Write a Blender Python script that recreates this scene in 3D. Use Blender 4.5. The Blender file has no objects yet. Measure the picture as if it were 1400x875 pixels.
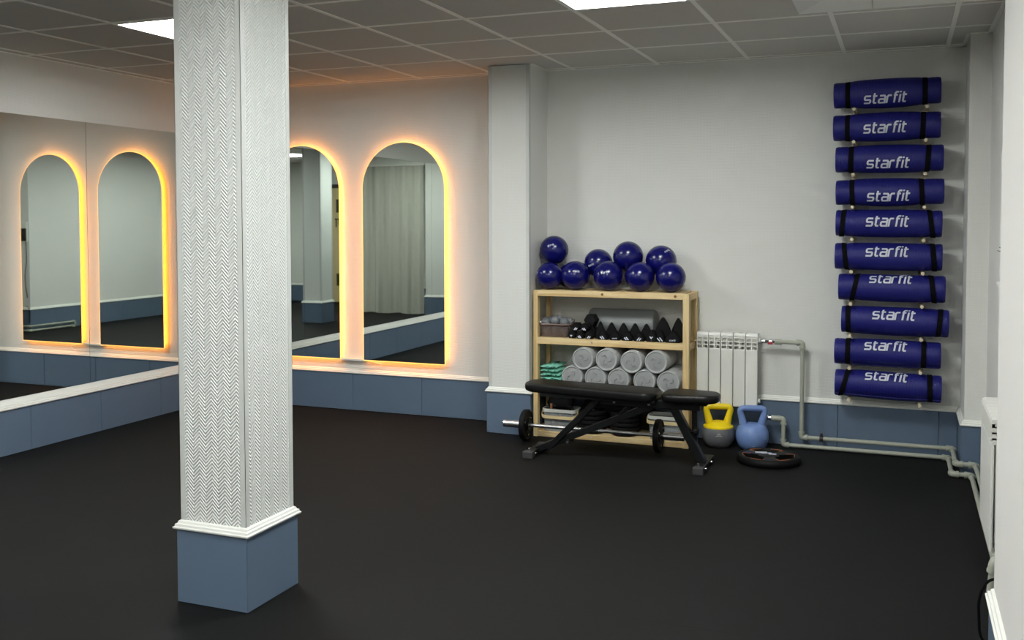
import bpy, bmesh, math, random
from math import sin, cos, pi, sqrt, atan2, radians
from mathutils import Vector, Matrix
random.seed(7)
scene = bpy.context.scene
COL = scene.collection

# ------------------------------------------------------------------ camera, world, exposure
# room axes: X to the right along the back wall, Y into the room's depth (back wall at 0), Z up, metres
cam_d = bpy.data.cameras.new('camera')
cam_d.sensor_fit = 'HORIZONTAL'; cam_d.sensor_width = 36.0
cam_d.lens = 36.0 * 1346.1 / 1400.0
cam_d.shift_y = -80.67 / 1400.0
cam_d.clip_start = 0.05
cam = bpy.data.objects.new('camera', cam_d); COL.objects.link(cam)
CAM = Vector((5.2196, -6.6389, 1.4808))
yaw, pitch, roll = -0.3773, -0.0415, -0.0013
fw = Vector((sin(yaw)*cos(pitch), cos(yaw)*cos(pitch), sin(pitch)))
rt = Vector((cos(yaw), -sin(yaw), 0)); up = rt.cross(fw)
rt2 = rt*cos(roll) + up*sin(roll); up2 = -rt*sin(roll) + up*cos(roll)
cam.matrix_world = Matrix(((rt2.x, up2.x, -fw.x, CAM.x), (rt2.y, up2.y, -fw.y, CAM.y), (rt2.z, up2.z, -fw.z, CAM.z), (0, 0, 0, 1)))
scene.camera = cam
w = bpy.data.worlds.new('world'); scene.world = w; w.use_nodes = True
w.node_tree.nodes['Background'].inputs[0].default_value = (0.8, 0.85, 0.9, 1)
w.node_tree.nodes['Background'].inputs[1].default_value = 0.02
scene.view_settings.view_transform = 'Standard'
scene.view_settings.look = 'None'
scene.view_settings.gamma = 1.0
scene.view_settings.use_curve_mapping = False
scene.view_settings.exposure = 1.85
PANEL_LIGHT = 18.0      # strength of the ceiling luminaires' tubes
LED_LIGHT = 4.2        # strength of the warm strips round the arched mirrors
try:
    scene.cycles.caustics_reflective = False
    scene.cycles.caustics_refractive = False
    scene.cycles.max_bounces = 10
    scene.cycles.diffuse_bounces = 5
    scene.cycles.sample_clamp_indirect = 6.0
except Exception:
    pass

# ------------------------------------------------------------------ materials
MATS = {}
def srgb(r, g, b):
    f = lambda c: (c/255)/12.92 if c/255 <= 0.04045 else (((c/255)+0.055)/1.055)**2.4
    return (f(r), f(g), f(b), 1)
def pmat(name, col, rough=0.6, metal=0.0, spec=0.5, noise=0.0, nscale=30.0, bump=0.0, bscale=200.0, emit=None, estr=0.0, alpha=1.0, coat=0.0):
    if name in MATS: return MATS[name]
    m = bpy.data.materials.new(name); m.use_nodes = True
    nt = m.node_tree; b = nt.nodes['Principled BSDF']
    b.inputs['Base Color'].default_value = col
    b.inputs['Roughness'].default_value = rough
    b.inputs['Metallic'].default_value = metal
    b.inputs['Specular IOR Level'].default_value = spec
    b.inputs['Alpha'].default_value = alpha
    if coat: b.inputs['Coat Weight'].default_value = coat
    if emit:
        b.inputs['Emission Color'].default_value = emit; b.inputs['Emission Strength'].default_value = estr
    tc = nt.nodes.new('ShaderNodeTexCoord')
    if noise > 0:
        n = nt.nodes.new('ShaderNodeTexNoise'); n.inputs['Scale'].default_value = nscale; n.inputs['Detail'].default_value = 4
        nt.links.new(tc.outputs['Object'], n.inputs['Vector'])
        mx = nt.nodes.new('ShaderNodeMix'); mx.data_type = 'RGBA'
        mx.inputs[6].default_value = tuple(max(0, c*(1-noise)) for c in col[:3]) + (1,)
        mx.inputs[7].default_value = tuple(min(1, c*(1+noise)) for c in col[:3]) + (1,)
        nt.links.new(n.outputs['Fac'], mx.inputs[0]); nt.links.new(mx.outputs[2], b.inputs['Base Color'])
    if bump > 0:
        n2 = nt.nodes.new('ShaderNodeTexNoise'); n2.inputs['Scale'].default_value = bscale; n2.inputs['Detail'].default_value = 3
        nt.links.new(tc.outputs['Object'], n2.inputs['Vector'])
        bp = nt.nodes.new('ShaderNodeBump'); bp.inputs['Strength'].default_value = bump; bp.inputs['Distance'].default_value = 0.004
        nt.links.new(n2.outputs['Fac'], bp.inputs['Height']); nt.links.new(bp.outputs['Normal'], b.inputs['Normal'])
    MATS[name] = m
    return m
def math_node(nt, op, a, b=None):
    n = nt.nodes.new('ShaderNodeMath'); n.operation = op
    for i, v in enumerate((a, b)):
        if v is None: continue
        if isinstance(v, (int, float)): n.inputs[i].default_value = v
        else: nt.links.new(v, n.inputs[i])
    return n.outputs[0]
def wallpaper(name, col, period, pitch_, strength, dist=0.002, kind='herring'):
    """embossed vinyl wallpaper: a herringbone or a fine diamond weave in relief"""
    m = pmat(name, col, rough=0.62, spec=0.35)
    nt = m.node_tree; b = nt.nodes['Principled BSDF']
    g = nt.nodes.new('ShaderNodeNewGeometry')
    sp = nt.nodes.new('ShaderNodeSeparateXYZ'); nt.links.new(g.outputs['Position'], sp.inputs[0])
    sn = nt.nodes.new('ShaderNodeSeparateXYZ'); nt.links.new(g.outputs['True Normal'], sn.inputs[0])
    ax = math_node(nt, 'ABSOLUTE', sn.outputs[0]); ay = math_node(nt, 'ABSOLUTE', sn.outputs[1])
    u = math_node(nt, 'ADD', math_node(nt, 'MULTIPLY', sp.outputs[0], ay), math_node(nt, 'MULTIPLY', sp.outputs[1], ax))
    if kind == 'herring':
        tri = math_node(nt, 'PINGPONG', u, period)
        v = math_node(nt, 'ADD', sp.outputs[2], tri)
        s = math_node(nt, 'SINE', math_node(nt, 'MULTIPLY', v, 2*pi/pitch_))
        edge = math_node(nt, 'LESS_THAN', math_node(nt, 'PINGPONG', math_node(nt, 'ADD', u, 0.0008), period), 0.0016)
        h = math_node(nt, 'SUBTRACT', s, edge)
    elif kind == 'stripe':
        h = math_node(nt, 'ADD', math_node(nt, 'SINE', math_node(nt, 'MULTIPLY', u, 2*pi/pitch_)), math_node(nt, 'SINE', math_node(nt, 'MULTIPLY', u, 2*pi/(pitch_*1.73))))
    else:
        a1 = math_node(nt, 'SINE', math_node(nt, 'MULTIPLY', math_node(nt, 'ADD', u, sp.outputs[2]), 2*pi/pitch_))
        a2 = math_node(nt, 'SINE', math_node(nt, 'MULTIPLY', math_node(nt, 'SUBTRACT', u, sp.outputs[2]), 2*pi/pitch_))
        h = math_node(nt, 'MULTIPLY', a1, a2)
    bp = nt.nodes.new('ShaderNodeBump'); bp.inputs['Strength'].default_value = strength; bp.inputs['Distance'].default_value = dist
    nt.links.new(h, bp.inputs['Height']); nt.links.new(bp.outputs['Normal'], b.inputs['Normal'])
    if kind == 'herring':   # relief shading also put into the colour: raised threads whiter, grooves darker
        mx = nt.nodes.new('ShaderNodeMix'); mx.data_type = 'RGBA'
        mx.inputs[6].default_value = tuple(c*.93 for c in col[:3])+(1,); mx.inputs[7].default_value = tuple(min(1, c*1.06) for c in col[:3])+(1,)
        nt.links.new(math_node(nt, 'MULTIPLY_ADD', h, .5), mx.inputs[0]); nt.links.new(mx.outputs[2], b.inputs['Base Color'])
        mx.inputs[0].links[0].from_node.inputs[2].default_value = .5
    return m
def rib_mat(name, col, axis, pitch_, rough=0.55, strength=0.35, dist=0.001, spec=0.4):
    m = pmat(name, col, rough=rough, spec=spec)
    nt = m.node_tree; b = nt.nodes['Principled BSDF']
    tc = nt.nodes.new('ShaderNodeTexCoord'); sp = nt.nodes.new('ShaderNodeSeparateXYZ'); nt.links.new(tc.outputs['Object'], sp.inputs[0])
    s = math_node(nt, 'SINE', math_node(nt, 'MULTIPLY', sp.outputs[axis], 2*pi/pitch_))
    bp = nt.nodes.new('ShaderNodeBump'); bp.inputs['Strength'].default_value = strength; bp.inputs['Distance'].default_value = dist
    nt.links.new(s, bp.inputs['Height']); nt.links.new(bp.outputs['Normal'], b.inputs['Normal'])
    return m
def wood_mat(name, col, dark, axis=0):
    m = pmat(name, col, rough=0.55, spec=0.35)
    nt = m.node_tree; b = nt.nodes['Principled BSDF']
    tc = nt.nodes.new('ShaderNodeTexCoord'); mp = nt.nodes.new('ShaderNodeMapping')
    s = [38, 38, 38]; s[axis] = 2.2; mp.inputs['Scale'].default_value = s
    nt.links.new(tc.outputs['Object'], mp.inputs[0])
    n = nt.nodes.new('ShaderNodeTexNoise'); n.inputs['Scale'].default_value = 1.0; n.inputs['Detail'].default_value = 5; n.inputs['Distortion'].default_value = 0.6
    nt.links.new(mp.outputs[0], n.inputs['Vector'])
    cr = nt.nodes.new('ShaderNodeValToRGB'); cr.color_ramp.elements[0].color = dark; cr.color_ramp.elements[0].position = 0.3
    cr.color_ramp.elements[1].color = col; cr.color_ramp.elements[1].position = 0.62
    nt.links.new(n.outputs['Fac'], cr.inputs[0]); nt.links.new(cr.outputs[0], b.inputs['Base Color'])
    return m

WHITE = srgb(232, 232, 226)
M_PAPER = wallpaper('wallpaper_weave', srgb(225, 225, 220), 0.03, 0.02, 0.35, 0.0015, 'weave')
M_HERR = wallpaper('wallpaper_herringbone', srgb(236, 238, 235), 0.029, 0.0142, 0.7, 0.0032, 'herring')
M_STRIPE = wallpaper('wallpaper_stripe', srgb(232, 230, 226), 0.03, 0.011, 0.35, 0.0015, 'stripe')
M_TRIM = pmat('white_moulding', srgb(238, 238, 232), 0.4)
M_BEAD = pmat('corner_bead_white', srgb(208, 210, 206), 0.5)
M_BLUE = pmat('blue_panel', srgb(96, 113, 134), 0.4, noise=0.06, nscale=7, bump=0.04, bscale=60)
M_DARKGAP = pmat('panel_substrate', srgb(40, 50, 62), 0.8)
M_FLOOR = pmat('black_rubber', srgb(17, 17, 17), 0.72, spec=0.16, noise=0.22, nscale=140, bump=0.22, bscale=260)
M_TILE = pmat('ceiling_tile_grey', srgb(206, 203, 196), 0.9, noise=0.03, nscale=90, bump=0.1, bscale=220)
M_TBAR = pmat('ceiling_bar', srgb(248, 246, 240), 0.5)
M_MIRROR = pmat('mirror_silver', (0.80, 0.84, 0.81, 1), 0.015, 1.0)
M_MIRROR2 = pmat('arch_mirror_silver', (0.66, 0.70, 0.67, 1), 0.015, 1.0)
M_LED = pmat('warm_led', (0.9, 0.6, 0.3, 1), 0.5, emit=(1.0, 0.335, 0.04, 1), estr=LED_LIGHT)
M_LEDRIM = pmat('lit_acrylic_edge', (0.9, 0.6, 0.3, 1), 0.4, emit=(1.0, 0.46, 0.10, 1), estr=0.6)
M_TUBE = pmat('luminaire_tube', (1, 1, 1, 1), 0.5, emit=(0.965, 1.0, 0.98, 1), estr=PANEL_LIGHT)
M_METALW = pmat('white_enamel', srgb(232, 232, 226), 0.35)
M_PINE_X = wood_mat('pine_along_x', srgb(228, 204, 156), srgb(202, 170, 118), 0)
M_PINE_Z = wood_mat('pine_along_z', srgb(224, 200, 150), srgb(198, 166, 114), 2)
M_PINE_Y = wood_mat('pine_along_y', srgb(222, 194, 144), srgb(192, 156, 104), 1)
M_KNOT = pmat('pine_knot', srgb(120, 78, 40), 0.6)
M_BALL = pmat('blue_vinyl', srgb(13, 14, 92), 0.2, spec=0.5, bump=0.02, bscale=120)
M_MATB = rib_mat('blue_ribbed_foam', srgb(27, 28, 112), 0, 0.0085, rough=0.5, strength=0.4, dist=0.0012)
M_MATEND = pmat('blue_foam_end', srgb(38, 32, 120), 0.7)
M_STRAP = pmat('black_elastic', srgb(6, 6, 9), 0.85, spec=0.15)
M_PRINT = pmat('white_print', srgb(212, 214, 226), 0.55)
M_BLACK = pmat('black_vinyl', srgb(8, 8, 8), 0.4, spec=0.35, bump=0.06, bscale=300)
M_BLKMET = pmat('black_powder_coat', srgb(8, 9, 12), 0.45, spec=0.32)
M_RUBBER = pmat('black_neoprene', srgb(8, 8, 9), 0.6, spec=0.22)
M_GREYEND = pmat('grey_rubber_cap', srgb(58, 58, 58), 0.6)
M_CHROME = pmat('chrome', (0.82, 0.82, 0.82, 1), 0.14, 1.0)
M_STEEL = pmat('knurled_steel', (0.62, 0.62, 0.62, 1), 0.32, 1.0, bump=0.15, bscale=600)
M_FOAM = pmat('grey_foam', srgb(168, 170, 170), 0.6, noise=0.05, nscale=60, bump=0.1, bscale=120)
M_FOAM2 = pmat('grey_foam_core', srgb(146, 148, 148), 0.7, noise=0.05, nscale=60)
M_FOAMD = pmat('grey_foam_dark', srgb(132, 136, 136), 0.45, noise=0.04, nscale=50)
M_PEG = pmat('birch_dowel', srgb(222, 208, 178), 0.55, noise=0.1, nscale=80)
M_PIPE = pmat('grey_plastic_pipe', srgb(168, 170, 156), 0.4)
M_RED = pmat('red_plastic', srgb(170, 40, 55), 0.4)
M_YELL = pmat('yellow_vinyl', srgb(244, 214, 20), 0.42, bump=0.03, bscale=150)
M_KGREY = pmat('grey_vinyl', srgb(104, 104, 108), 0.5, bump=0.03, bscale=150)
M_KBLUE = pmat('soft_blue_vinyl', srgb(112, 138, 190), 0.42, bump=0.03, bscale=150)
M_MINT = pmat('mint_cloth', srgb(132, 204, 182), 0.8, noise=0.12, nscale=25)
M_ORANGE = pmat('orange_edge', srgb(178, 108, 62), 0.5)
M_CLEAR = pmat('clear_plastic', srgb(190, 196, 198), 0.25, alpha=0.32)
M_RIMW = pmat('milky_plastic', srgb(216, 216, 208), 0.4, alpha=0.9)
M_CREAM = pmat('cream_handle', srgb(222, 200, 152), 0.5)
M_TAUPE = pmat('taupe_plastic', srgb(122, 104, 96), 0.4, alpha=0.4)
M_TAUPER = pmat('taupe_rim', srgb(112, 92, 84), 0.4)
M_MBALL = pmat('grey_massage_ball', srgb(112, 115, 120), 0.45, bump=0.25, bscale=60)
M_CURT = pmat('grey_curtain_cloth', srgb(182, 180, 170), 0.85, bump=0.1, bscale=300)
M_LEAF = pmat('leaf_green', srgb(60, 110, 48), 0.55, noise=0.2)
M_DOOR = pmat('beige_door', srgb(206, 186, 142), 0.5)
M_DFRAME = pmat('dark_door_frame', srgb(36, 32, 30), 0.5)
M_BROWN = pmat('brown_strap', srgb(140, 92, 66), 0.6)
M_SCREEN = pmat('black_screen', srgb(14, 14, 16), 0.2)

# ------------------------------------------------------------------ mesh helpers
class MB:
    def __init__(s): s.v = []; s.f = []; s.sm = []
    def add(s, vs, fs, smooth=False):
        o = len(s.v); s.v += [tuple(p) for p in vs]
        s.f += [tuple(i+o for i in f) for f in fs]; s.sm += [smooth]*len(fs)
        return s
    def box(s, x0, x1, y0, y1, z0, z1, b=0.0):
        if x0 > x1: x0, x1 = x1, x0
        if y0 > y1: y0, y1 = y1, y0
        if z0 > z1: z0, z1 = z1, z0
        if b <= 0:
            return s.add([(x0,y0,z0),(x1,y0,z0),(x1,y1,z0),(x0,y1,z0),(x0,y0,z1),(x1,y0,z1),(x1,y1,z1),(x0,y1,z1)],
                         [(0,3,2,1),(4,5,6,7),(0,1,5,4),(1,2,6,5),(2,3,7,6),(3,0,4,7)])
        bm = bmesh.new(); bmesh.ops.create_cube(bm, size=1)
        for v in bm.verts: v.co = Vector(((x0+x1)/2+v.co.x*(x1-x0), (y0+y1)/2+v.co.y*(y1-y0), (z0+z1)/2+v.co.z*(z1-z0)))
        bmesh.ops.bevel(bm, geom=bm.edges[:], offset=min(b, .49*min(x1-x0, y1-y0, z1-z0)), segments=2, profile=0.5, affect='EDGES')
        s.bm(bm); return s
    def bm(s, bm, smooth=False, mx=None):
        bm.verts.ensure_lookup_table(); bm.verts.index_update()
        s.add([(mx @ v.co if mx else v.co.copy()) for v in bm.verts], [[v.index for v in f.verts] for f in bm.faces], smooth); bm.free(); return s
    def tube(s, pts, r, n=12, caps=True, closed=False, smooth=True, flat=None):
        """round (or flat-oval) section swept along points; r a number or a list"""
        pts = [Vector(p) for p in pts]; m = len(pts); rs = r if isinstance(r, (list, tuple)) else [r]*m
        vs = []; prev = None
        for i, p in enumerate(pts):
            a = pts[i-1] if (i > 0 or closed) else p; c = pts[(i+1) % m] if (i < m-1 or closed) else p
            t = (c-a).normalized()
            if prev is None:
                ref = Vector((0,0,1)) if abs(t.z) < 0.9 else Vector((0,1,0))
                nrm = (ref - t*ref.dot(t)).normalized()
            else:
                nrm = (prev - t*prev.dot(t)).normalized()
            prev = nrm; bn = t.cross(nrm)
            for k in range(n):
                an = 2*pi*k/n; fl = flat if flat else 1.0
                vs.append(p + nrm*(rs[i]*cos(an)) + bn*(rs[i]*fl*sin(an)))
        fs = []
        for i in range(m if closed else m-1):
            j = (i+1) % m
            for k in range(n): fs.append((i*n+k, i*n+(k+1) % n, j*n+(k+1) % n, j*n+k))
        s.add(vs, fs, smooth)
        if caps and not closed:
            s.add(vs[:n], [tuple(reversed(range(n)))]); s.add(vs[-n:], [tuple(range(n))])
        return s
    def lathe(s, prof, n=32, axis='Z', c=(0,0,0), smooth=True):
        """prof: (radius, height) pairs"""
        vs = []
        for r, h in prof:
            for k in range(n):
                a = 2*pi*k/n; x, y = r*cos(a), r*sin(a)
                p = (x, y, h) if axis == 'Z' else ((h, x, y) if axis == 'X' else (y, h, x))
                vs.append((p[0]+c[0], p[1]+c[1], p[2]+c[2]))
        fs = []
        for i in range(len(prof)-1):
            for k in range(n): fs.append((i*n+k, i*n+(k+1) % n, (i+1)*n+(k+1) % n, (i+1)*n+k))
        s.add(vs, fs, smooth)
        if prof[0][0] > 1e-6: s.add(vs[:n], [tuple(reversed(range(n)))])
        if prof[-1][0] > 1e-6: s.add(vs[-n:], [tuple(range(n))])
        return s
    def prism(s, outline, a, d0, d1, b=0.0, mx=None):
        """outline of 2D points extruded along axis a from d0 to d1, edges of both ends bevelled by b"""
        def P(u, v, d): return {'Y': (u, d, v), 'X': (d, u, v), 'Z': (u, v, d)}[a]
        n = len(outline); cx = sum(p[0] for p in outline)/n; cy = sum(p[1] for p in outline)/n
        ext = max(max(abs(p[0]-cx) for p in outline), max(abs(p[1]-cy) for p in outline)); k = 1-b/ext if ext else 1
        rings = [(d0, k), (d0+b, 1), (d1-b, 1), (d1, k)] if b > 0 else [(d0, 1), (d1, 1)]
        vs = []
        for d, q in rings: vs += [Vector(P(cx+(u-cx)*q, cy+(v-cy)*q, d)) for u, v in outline]
        if mx: vs = [mx @ v for v in vs]
        fs = []
        for i in range(len(rings)-1):
            for j in range(n): fs.append((i*n+j, i*n+(j+1) % n, (i+1)*n+(j+1) % n, (i+1)*n+j))
        fs.append(tuple(reversed(range(n)))); fs.append(tuple(range((len(rings)-1)*n, len(rings)*n)))
        return s.add(vs, fs)
    def beam(s, a, b, w_, h_, bev=0.004):
        """rectangular bar between two points lying in an XZ plane"""
        a, b = Vector(a), Vector(b); d = b-a; L = d.length; t = d.normalized()
        sd = Vector((0,1,0)); nn = t.cross(sd).normalized()
        mx = Matrix(((t.x, sd.x, nn.x, a.x), (t.y, sd.y, nn.y, a.y), (t.z, sd.z, nn.z, a.z), (0,0,0,1)))
        q = MB().box(0, L, -w_/2, w_/2, -h_/2, h_/2, bev)
        return s.add([mx @ Vector(v) for v in q.v], q.f)
    def xform(s, mx): s.v = [tuple(mx @ Vector(v)) for v in s.v]; return s
    def mesh(s, name):
        me = bpy.data.meshes.new(name); me.from_pydata(s.v, [], s.f); me.update()
        bm = bmesh.new(); bm.from_mesh(me); bmesh.ops.recalc_face_normals(bm, faces=bm.faces[:]); bm.to_mesh(me); bm.free()
        if any(s.sm):
            me.polygons.foreach_set('use_smooth', [bool(x) for x in s.sm] if len(s.sm) == len(me.polygons) else [True]*len(me.polygons))
            me.set_sharp_from_angle(angle=radians(40))
        return me

def obj(name, mb, mat, parent=None, local=False, kind=None):
    me = mb.mesh(name) if isinstance(mb, MB) else mb
    o = bpy.data.objects.new(name, me); COL.objects.link(o)
    if mat is not None and not me.materials: me.materials.append(mat)
    if parent:
        o.parent = parent
        if not local:
            o.matrix_parent_inverse = parent.matrix_basis.inverted() if parent.parent is None else Matrix.Identity(4)
    if kind: o['kind'] = kind
    return o
def thing(name, label, cat, loc=(0,0,0), rot=(0,0,0), group=None):
    o = bpy.data.objects.new(name, None); COL.objects.link(o)
    o.empty_display_size = 0.05
    o.location = loc; o.rotation_euler = rot
    o.matrix_basis = Matrix.LocRotScale(Vector(loc), __import__('mathutils').Euler(rot), None)
    o['label'] = label; o['category'] = cat
    if group: o['group'] = group
    return o
def tag(o, label, cat, group=None):
    o['label'] = label; o['category'] = cat
    if group: o['group'] = group
    return o
def struct(name, mb, mat, parent=None):
    o = obj(name, mb, mat, parent)
    if parent is None: o['kind'] = 'structure'
    return o
def sweep(path, prof, closed=False):
    """sweep a (out, z) profile along a horizontal path; 'out' points to the right of travel"""
    P = [Vector((p[0], p[1])) for p in path]; m = len(P); N = []
    for i in range(m):
        ns = []
        if i > 0 or closed: d = (P[i]-P[i-1]).normalized(); ns.append(Vector((d.y, -d.x)))
        if i < m-1 or closed: d = (P[(i+1) % m]-P[i]).normalized(); ns.append(Vector((d.y, -d.x)))
        n = ns[0] if len(ns) == 1 else (ns[0]+ns[1])/max(0.2, 1+ns[0].dot(ns[1]))
        N.append(n)
    k = len(prof); vs = []; fs = []
    for i in range(m):
        for o, z in prof: vs.append((P[i].x+N[i].x*o, P[i].y+N[i].y*o, z))
    for i in range(m if closed else m-1):
        j = (i+1) % m
        for q in range(k): fs.append((i*k+q, i*k+(q+1) % k, j*k+(q+1) % k, j*k+q))
    if not closed: fs += [tuple(range(k)), tuple(range((m-1)*k, m*k))]
    return MB().add(vs, fs)
def fillet(pts, r, n=6):
    """polyline with rounded corners"""
    pts = [Vector(p) for p in pts]; out = [pts[0]]
    for i in range(1, len(pts)-1):
        a, b, c = pts[i-1], pts[i], pts[i+1]; u = (a-b); v = (c-b); q = min(r, u.length*.49, v.length*.49)
        p0 = b+u.normalized()*q; p1 = b+v.normalized()*q
        for k in range(n+1):
            t = k/n; out.append(p0*(1-t)**2+b*2*t*(1-t)+p1*t*t)
    out.append(pts[-1]); return out
def rrect(x0, x1, y0, y1, r, n=5):
    out = []
    for cx, cy, a0 in ((x1-r, y1-r, 0), (x0+r, y1-r, pi/2), (x0+r, y0+r, pi), (x1-r, y0+r, 1.5*pi)):
        for k in range(n+1): a = a0+pi/2*k/n; out.append((cx+r*cos(a), cy+r*sin(a)))
    return out
GLYPH = {
 's': (0.95, [[(.95,1),(.14,1),(0,.88),(0,.62),(.12,.5),(.83,.5),(.95,.38),(.95,.12),(.83,0),(-.04,0)]]),
 't': (0.70, [[(.2,1.38),(.2,.16),(.34,0),(.7,0)], [(-.02,1),(.68,1)]]),
 'a': (0.95, [[(.06,1),(.8,1),(.95,.86),(.95,0),(.14,0),(0,.12),(0,.44),(.14,.54),(.95,.54)]]),
 'r': (0.66, [[(0,-.09),(0,.84),(.16,1),(.66,1)]]),
 'f': (0.66, [[(.2,-.09),(.2,1.24),(.34,1.4),(.72,1.4)], [(-.02,1),(.6,1)]]),
 'i': (0.02, [[(0,-.09),(0,1.08)], [(0,1.3),(0,1.49)]]),
}
def logo(mapper, unit, word='starfit', stroke=0.2, slant=0.16, step=0.22):
    """the word as raised print; mapper turns flat (u, v) in metres about the word's centre into a 3D point"""
    x = 0; strokes = []
    for ch in word:
        wd, ls = GLYPH[ch]
        for l in ls: strokes.append([(x+a*.78, b) for a, b in l])
        x += wd*.78+0.27
    tot = x-0.27; mb = MB()
    for l in strokes:
        m = len(l)
        # resample long segments so that the print follows the curved surface
        q = [l[0]]
        for a, b in zip(l[:-1], l[1:]):
            k = max(1, int(math.hypot(b[0]-a[0], b[1]-a[1])/step))
            for i in range(1, k+1): q.append((a[0]+(b[0]-a[0])*i/k, a[1]+(b[1]-a[1])*i/k))
        V = [Vector(p) for p in q]; vs = []; fs = []
        for i, p in enumerate(V):
            d0 = (V[i]-V[i-1]).normalized() if i else (V[1]-V[0]).normalized()
            d1 = (V[i+1]-V[i]).normalized() if i < len(V)-1 else d0
            n = Vector((-d0.y-d1.y, d0.x+d1.x)); n /= max(.5, n.length**2/2)
            for sg in (.5, -.5):
                a = p+n*stroke*sg
                vs.append(mapper((a.x-tot/2+slant*(a.y-.5))*unit, (a.y-.5)*unit))
        for i in range(len(V)-1): fs.append((2*i, 2*i+1, 2*i+3, 2*i+2))
        mb.add(vs, fs)
    return mb

# ------------------------------------------------------------------ room shell
H = 2.536
XL = -0.05           # plane of the left wall and its mirrors
XN = 5.68            # wall of the niche at the right
XR = 5.503           # nearer right wall
YR = -8.85           # wall behind the camera
YN = -3.25           # where the niche ends
YB = 0.012           # back wall
HB = 0.292           # top of the blue skirting panels
struct('wall_back', MB().box(XL-.1, XN+.1, YB, YB+.1, 0, H+.1), M_PAPER)
struct('wall_left', MB().box(XL-.1, XL, YR, YB, 0, H+.1), M_PAPER)
struct('wall_niche', MB().box(XN, XN+.1, YN-.05, YB, 0, H+.1), M_STRIPE)
struct('wall_right', MB().box(XR, XN+.1, YR, YN, 0, H+.1), M_STRIPE)
struct('wall_rear', MB().box(XL-.1, XR, YR-.1, YR, 0, H+.1), M_PAPER)
# floor of wide rubber strips with fine joints
fl = struct('floor', MB().box(XL-.1, XN+.1, YR-.1, YB+.1, -.06, -.008), pmat('subfloor', srgb(20, 20, 20), 0.9))
ys = [YB] + [-1.052-1.036*k for k in range(8)]
ys = [y for y in ys if y > YR+.2] + [YR]
for a, b in zip(ys[:-1], ys[1:]):
    obj('rubber_strip', MB().box(XL, XN, b+.0003, a-.0003, -.008, 0.0), M_FLOOR, fl)
# pier between mirrors and rack, pilaster at the right corner, free-standing columns
PX0, PX1, PYF = 2.5555, 2.8560, -0.353
struct('wall_pier', MB().box(PX0, PX1, PYF, YB, 0, H), M_PAPER)
QX0, QYF = 5.567, -0.416
struct('wall_pilaster', MB().box(QX0, XN, QYF, YB, 0, H), M_PAPER)
def bead(parent, x, y, sx, sy, z0, z1, t=.0012, wd=.024):
    """plain corner guard on an outside corner; sx, sy point out of the block"""
    m = MB().box(x+sx*t, x-sx*wd, y+sy*t, y-sy*.0005, z0, z1).box(x+sx*t, x-sx*.0005, y+sy*t, y-sy*wd, z0, z1)
    return obj('corner_bead', m, M_BEAD, parent)
MOULD = [(0.000, HB-.004), (.008, HB-.003), (.0105, HB+.001), (.0105, HB+.005), (.005, HB+.008), (.004, HB+.016), (-.003, HB+.019), (-.005, HB+.026), (-.012, HB+.031), (-.02, HB+.031), (-.02, HB-.004)]
def panels(parent, a, b, seams, nrm, z0=0.004):
    """a row of blue skirting panels from a to b (XY of the visible face), split at the given distances"""
    a, b = Vector(a), Vector(b); d = (b-a); L = d.length; d.normalize(); n = Vector(nrm)
    cuts = [0]+[s_ for s_ in sorted(seams) if .02 < s_ < L-.02]+[L]
    for s0, s1 in zip(cuts[:-1], cuts[1:]):
        p0 = a+d*(s0+.0012); p1 = a+d*(s1-.0012); q0 = p0-n*.012; q1 = p1-n*.012; c = .0018
        f0 = p0+d*c; f1 = p1-d*c; g0 = p0-n*c; g1 = p1-n*c
        pl = [(f0.x, f0.y), (f1.x, f1.y), (g1.x, g1.y), (q1.x, q1.y), (q0.x, q0.y), (g0.x, g0.y)]
        obj('panel', MB().prism(pl, 'Z', z0, HB-.001), M_BLUE, parent)
def column(name, x0, x1, y0, y1):
    i = .013
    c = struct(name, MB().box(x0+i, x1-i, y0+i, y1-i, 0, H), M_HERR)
    for sx, sy, x, y in ((1,-1,x1-i,y0+i), (-1,-1,x0+i,y0+i), (1,1,x1-i,y1-i), (-1,1,x0+i,y1-i)):
        bead(c, x, y, sx, sy, HB+.03, H)
    obj('moulding', sweep([(x0,y1),(x1,y1),(x1,y0),(x0,y0)][::-1], MOULD, True), M_TRIM, c)
    panels(c, (x0,y0), (x1,y0), [], (0,-1)); panels(c, (x1,y0), (x1,y1), [], (1,0))
    panels(c, (x1,y1), (x0,y1), [], (0,1)); panels(c, (x0,y1), (x0,y0), [], (-1,0))
    return c
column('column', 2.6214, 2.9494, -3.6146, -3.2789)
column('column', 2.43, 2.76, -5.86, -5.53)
# skirtings: a white moulding that carries its blue panels
def skirting(name, path, runs, prof=MOULD):
    b = struct(name, sweep(path, prof), M_TRIM)
    for a, c, seams, n in runs: panels(b, a, c, seams, n)
    return b
seq = lambda first, L: [first+.6*k for k in range(-1, int(L/.6)+1)]
skirting('baseboard_back', [(0.0, 0), (PX0, 0)], [((0.0, 0), (PX0-.013, 0), [.053, .653, 1.253, 1.851, 2.451], (0, -1))])
pb = skirting('baseboard_pier', [(PX0-.013, YB), (PX0-.013, PYF-.013), (PX1+.013, PYF-.013), (PX1+.013, YB)],
    [((PX0-.013, PYF-.013), (PX1+.013, PYF-.013), [], (0, -1)), ((PX1+.013, PYF-.013), (PX1+.013, 0), [], (1, 0)), ((PX0-.013, 0), (PX0-.013, PYF-.013), [], (-1, 0))])
bead(bpy.data.objects['wall_pier'], PX1, PYF, 1, -1, HB+.03, H); bead(bpy.data.objects['wall_pier'], PX0, PYF, -1, -1, HB+.03, H)
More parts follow.
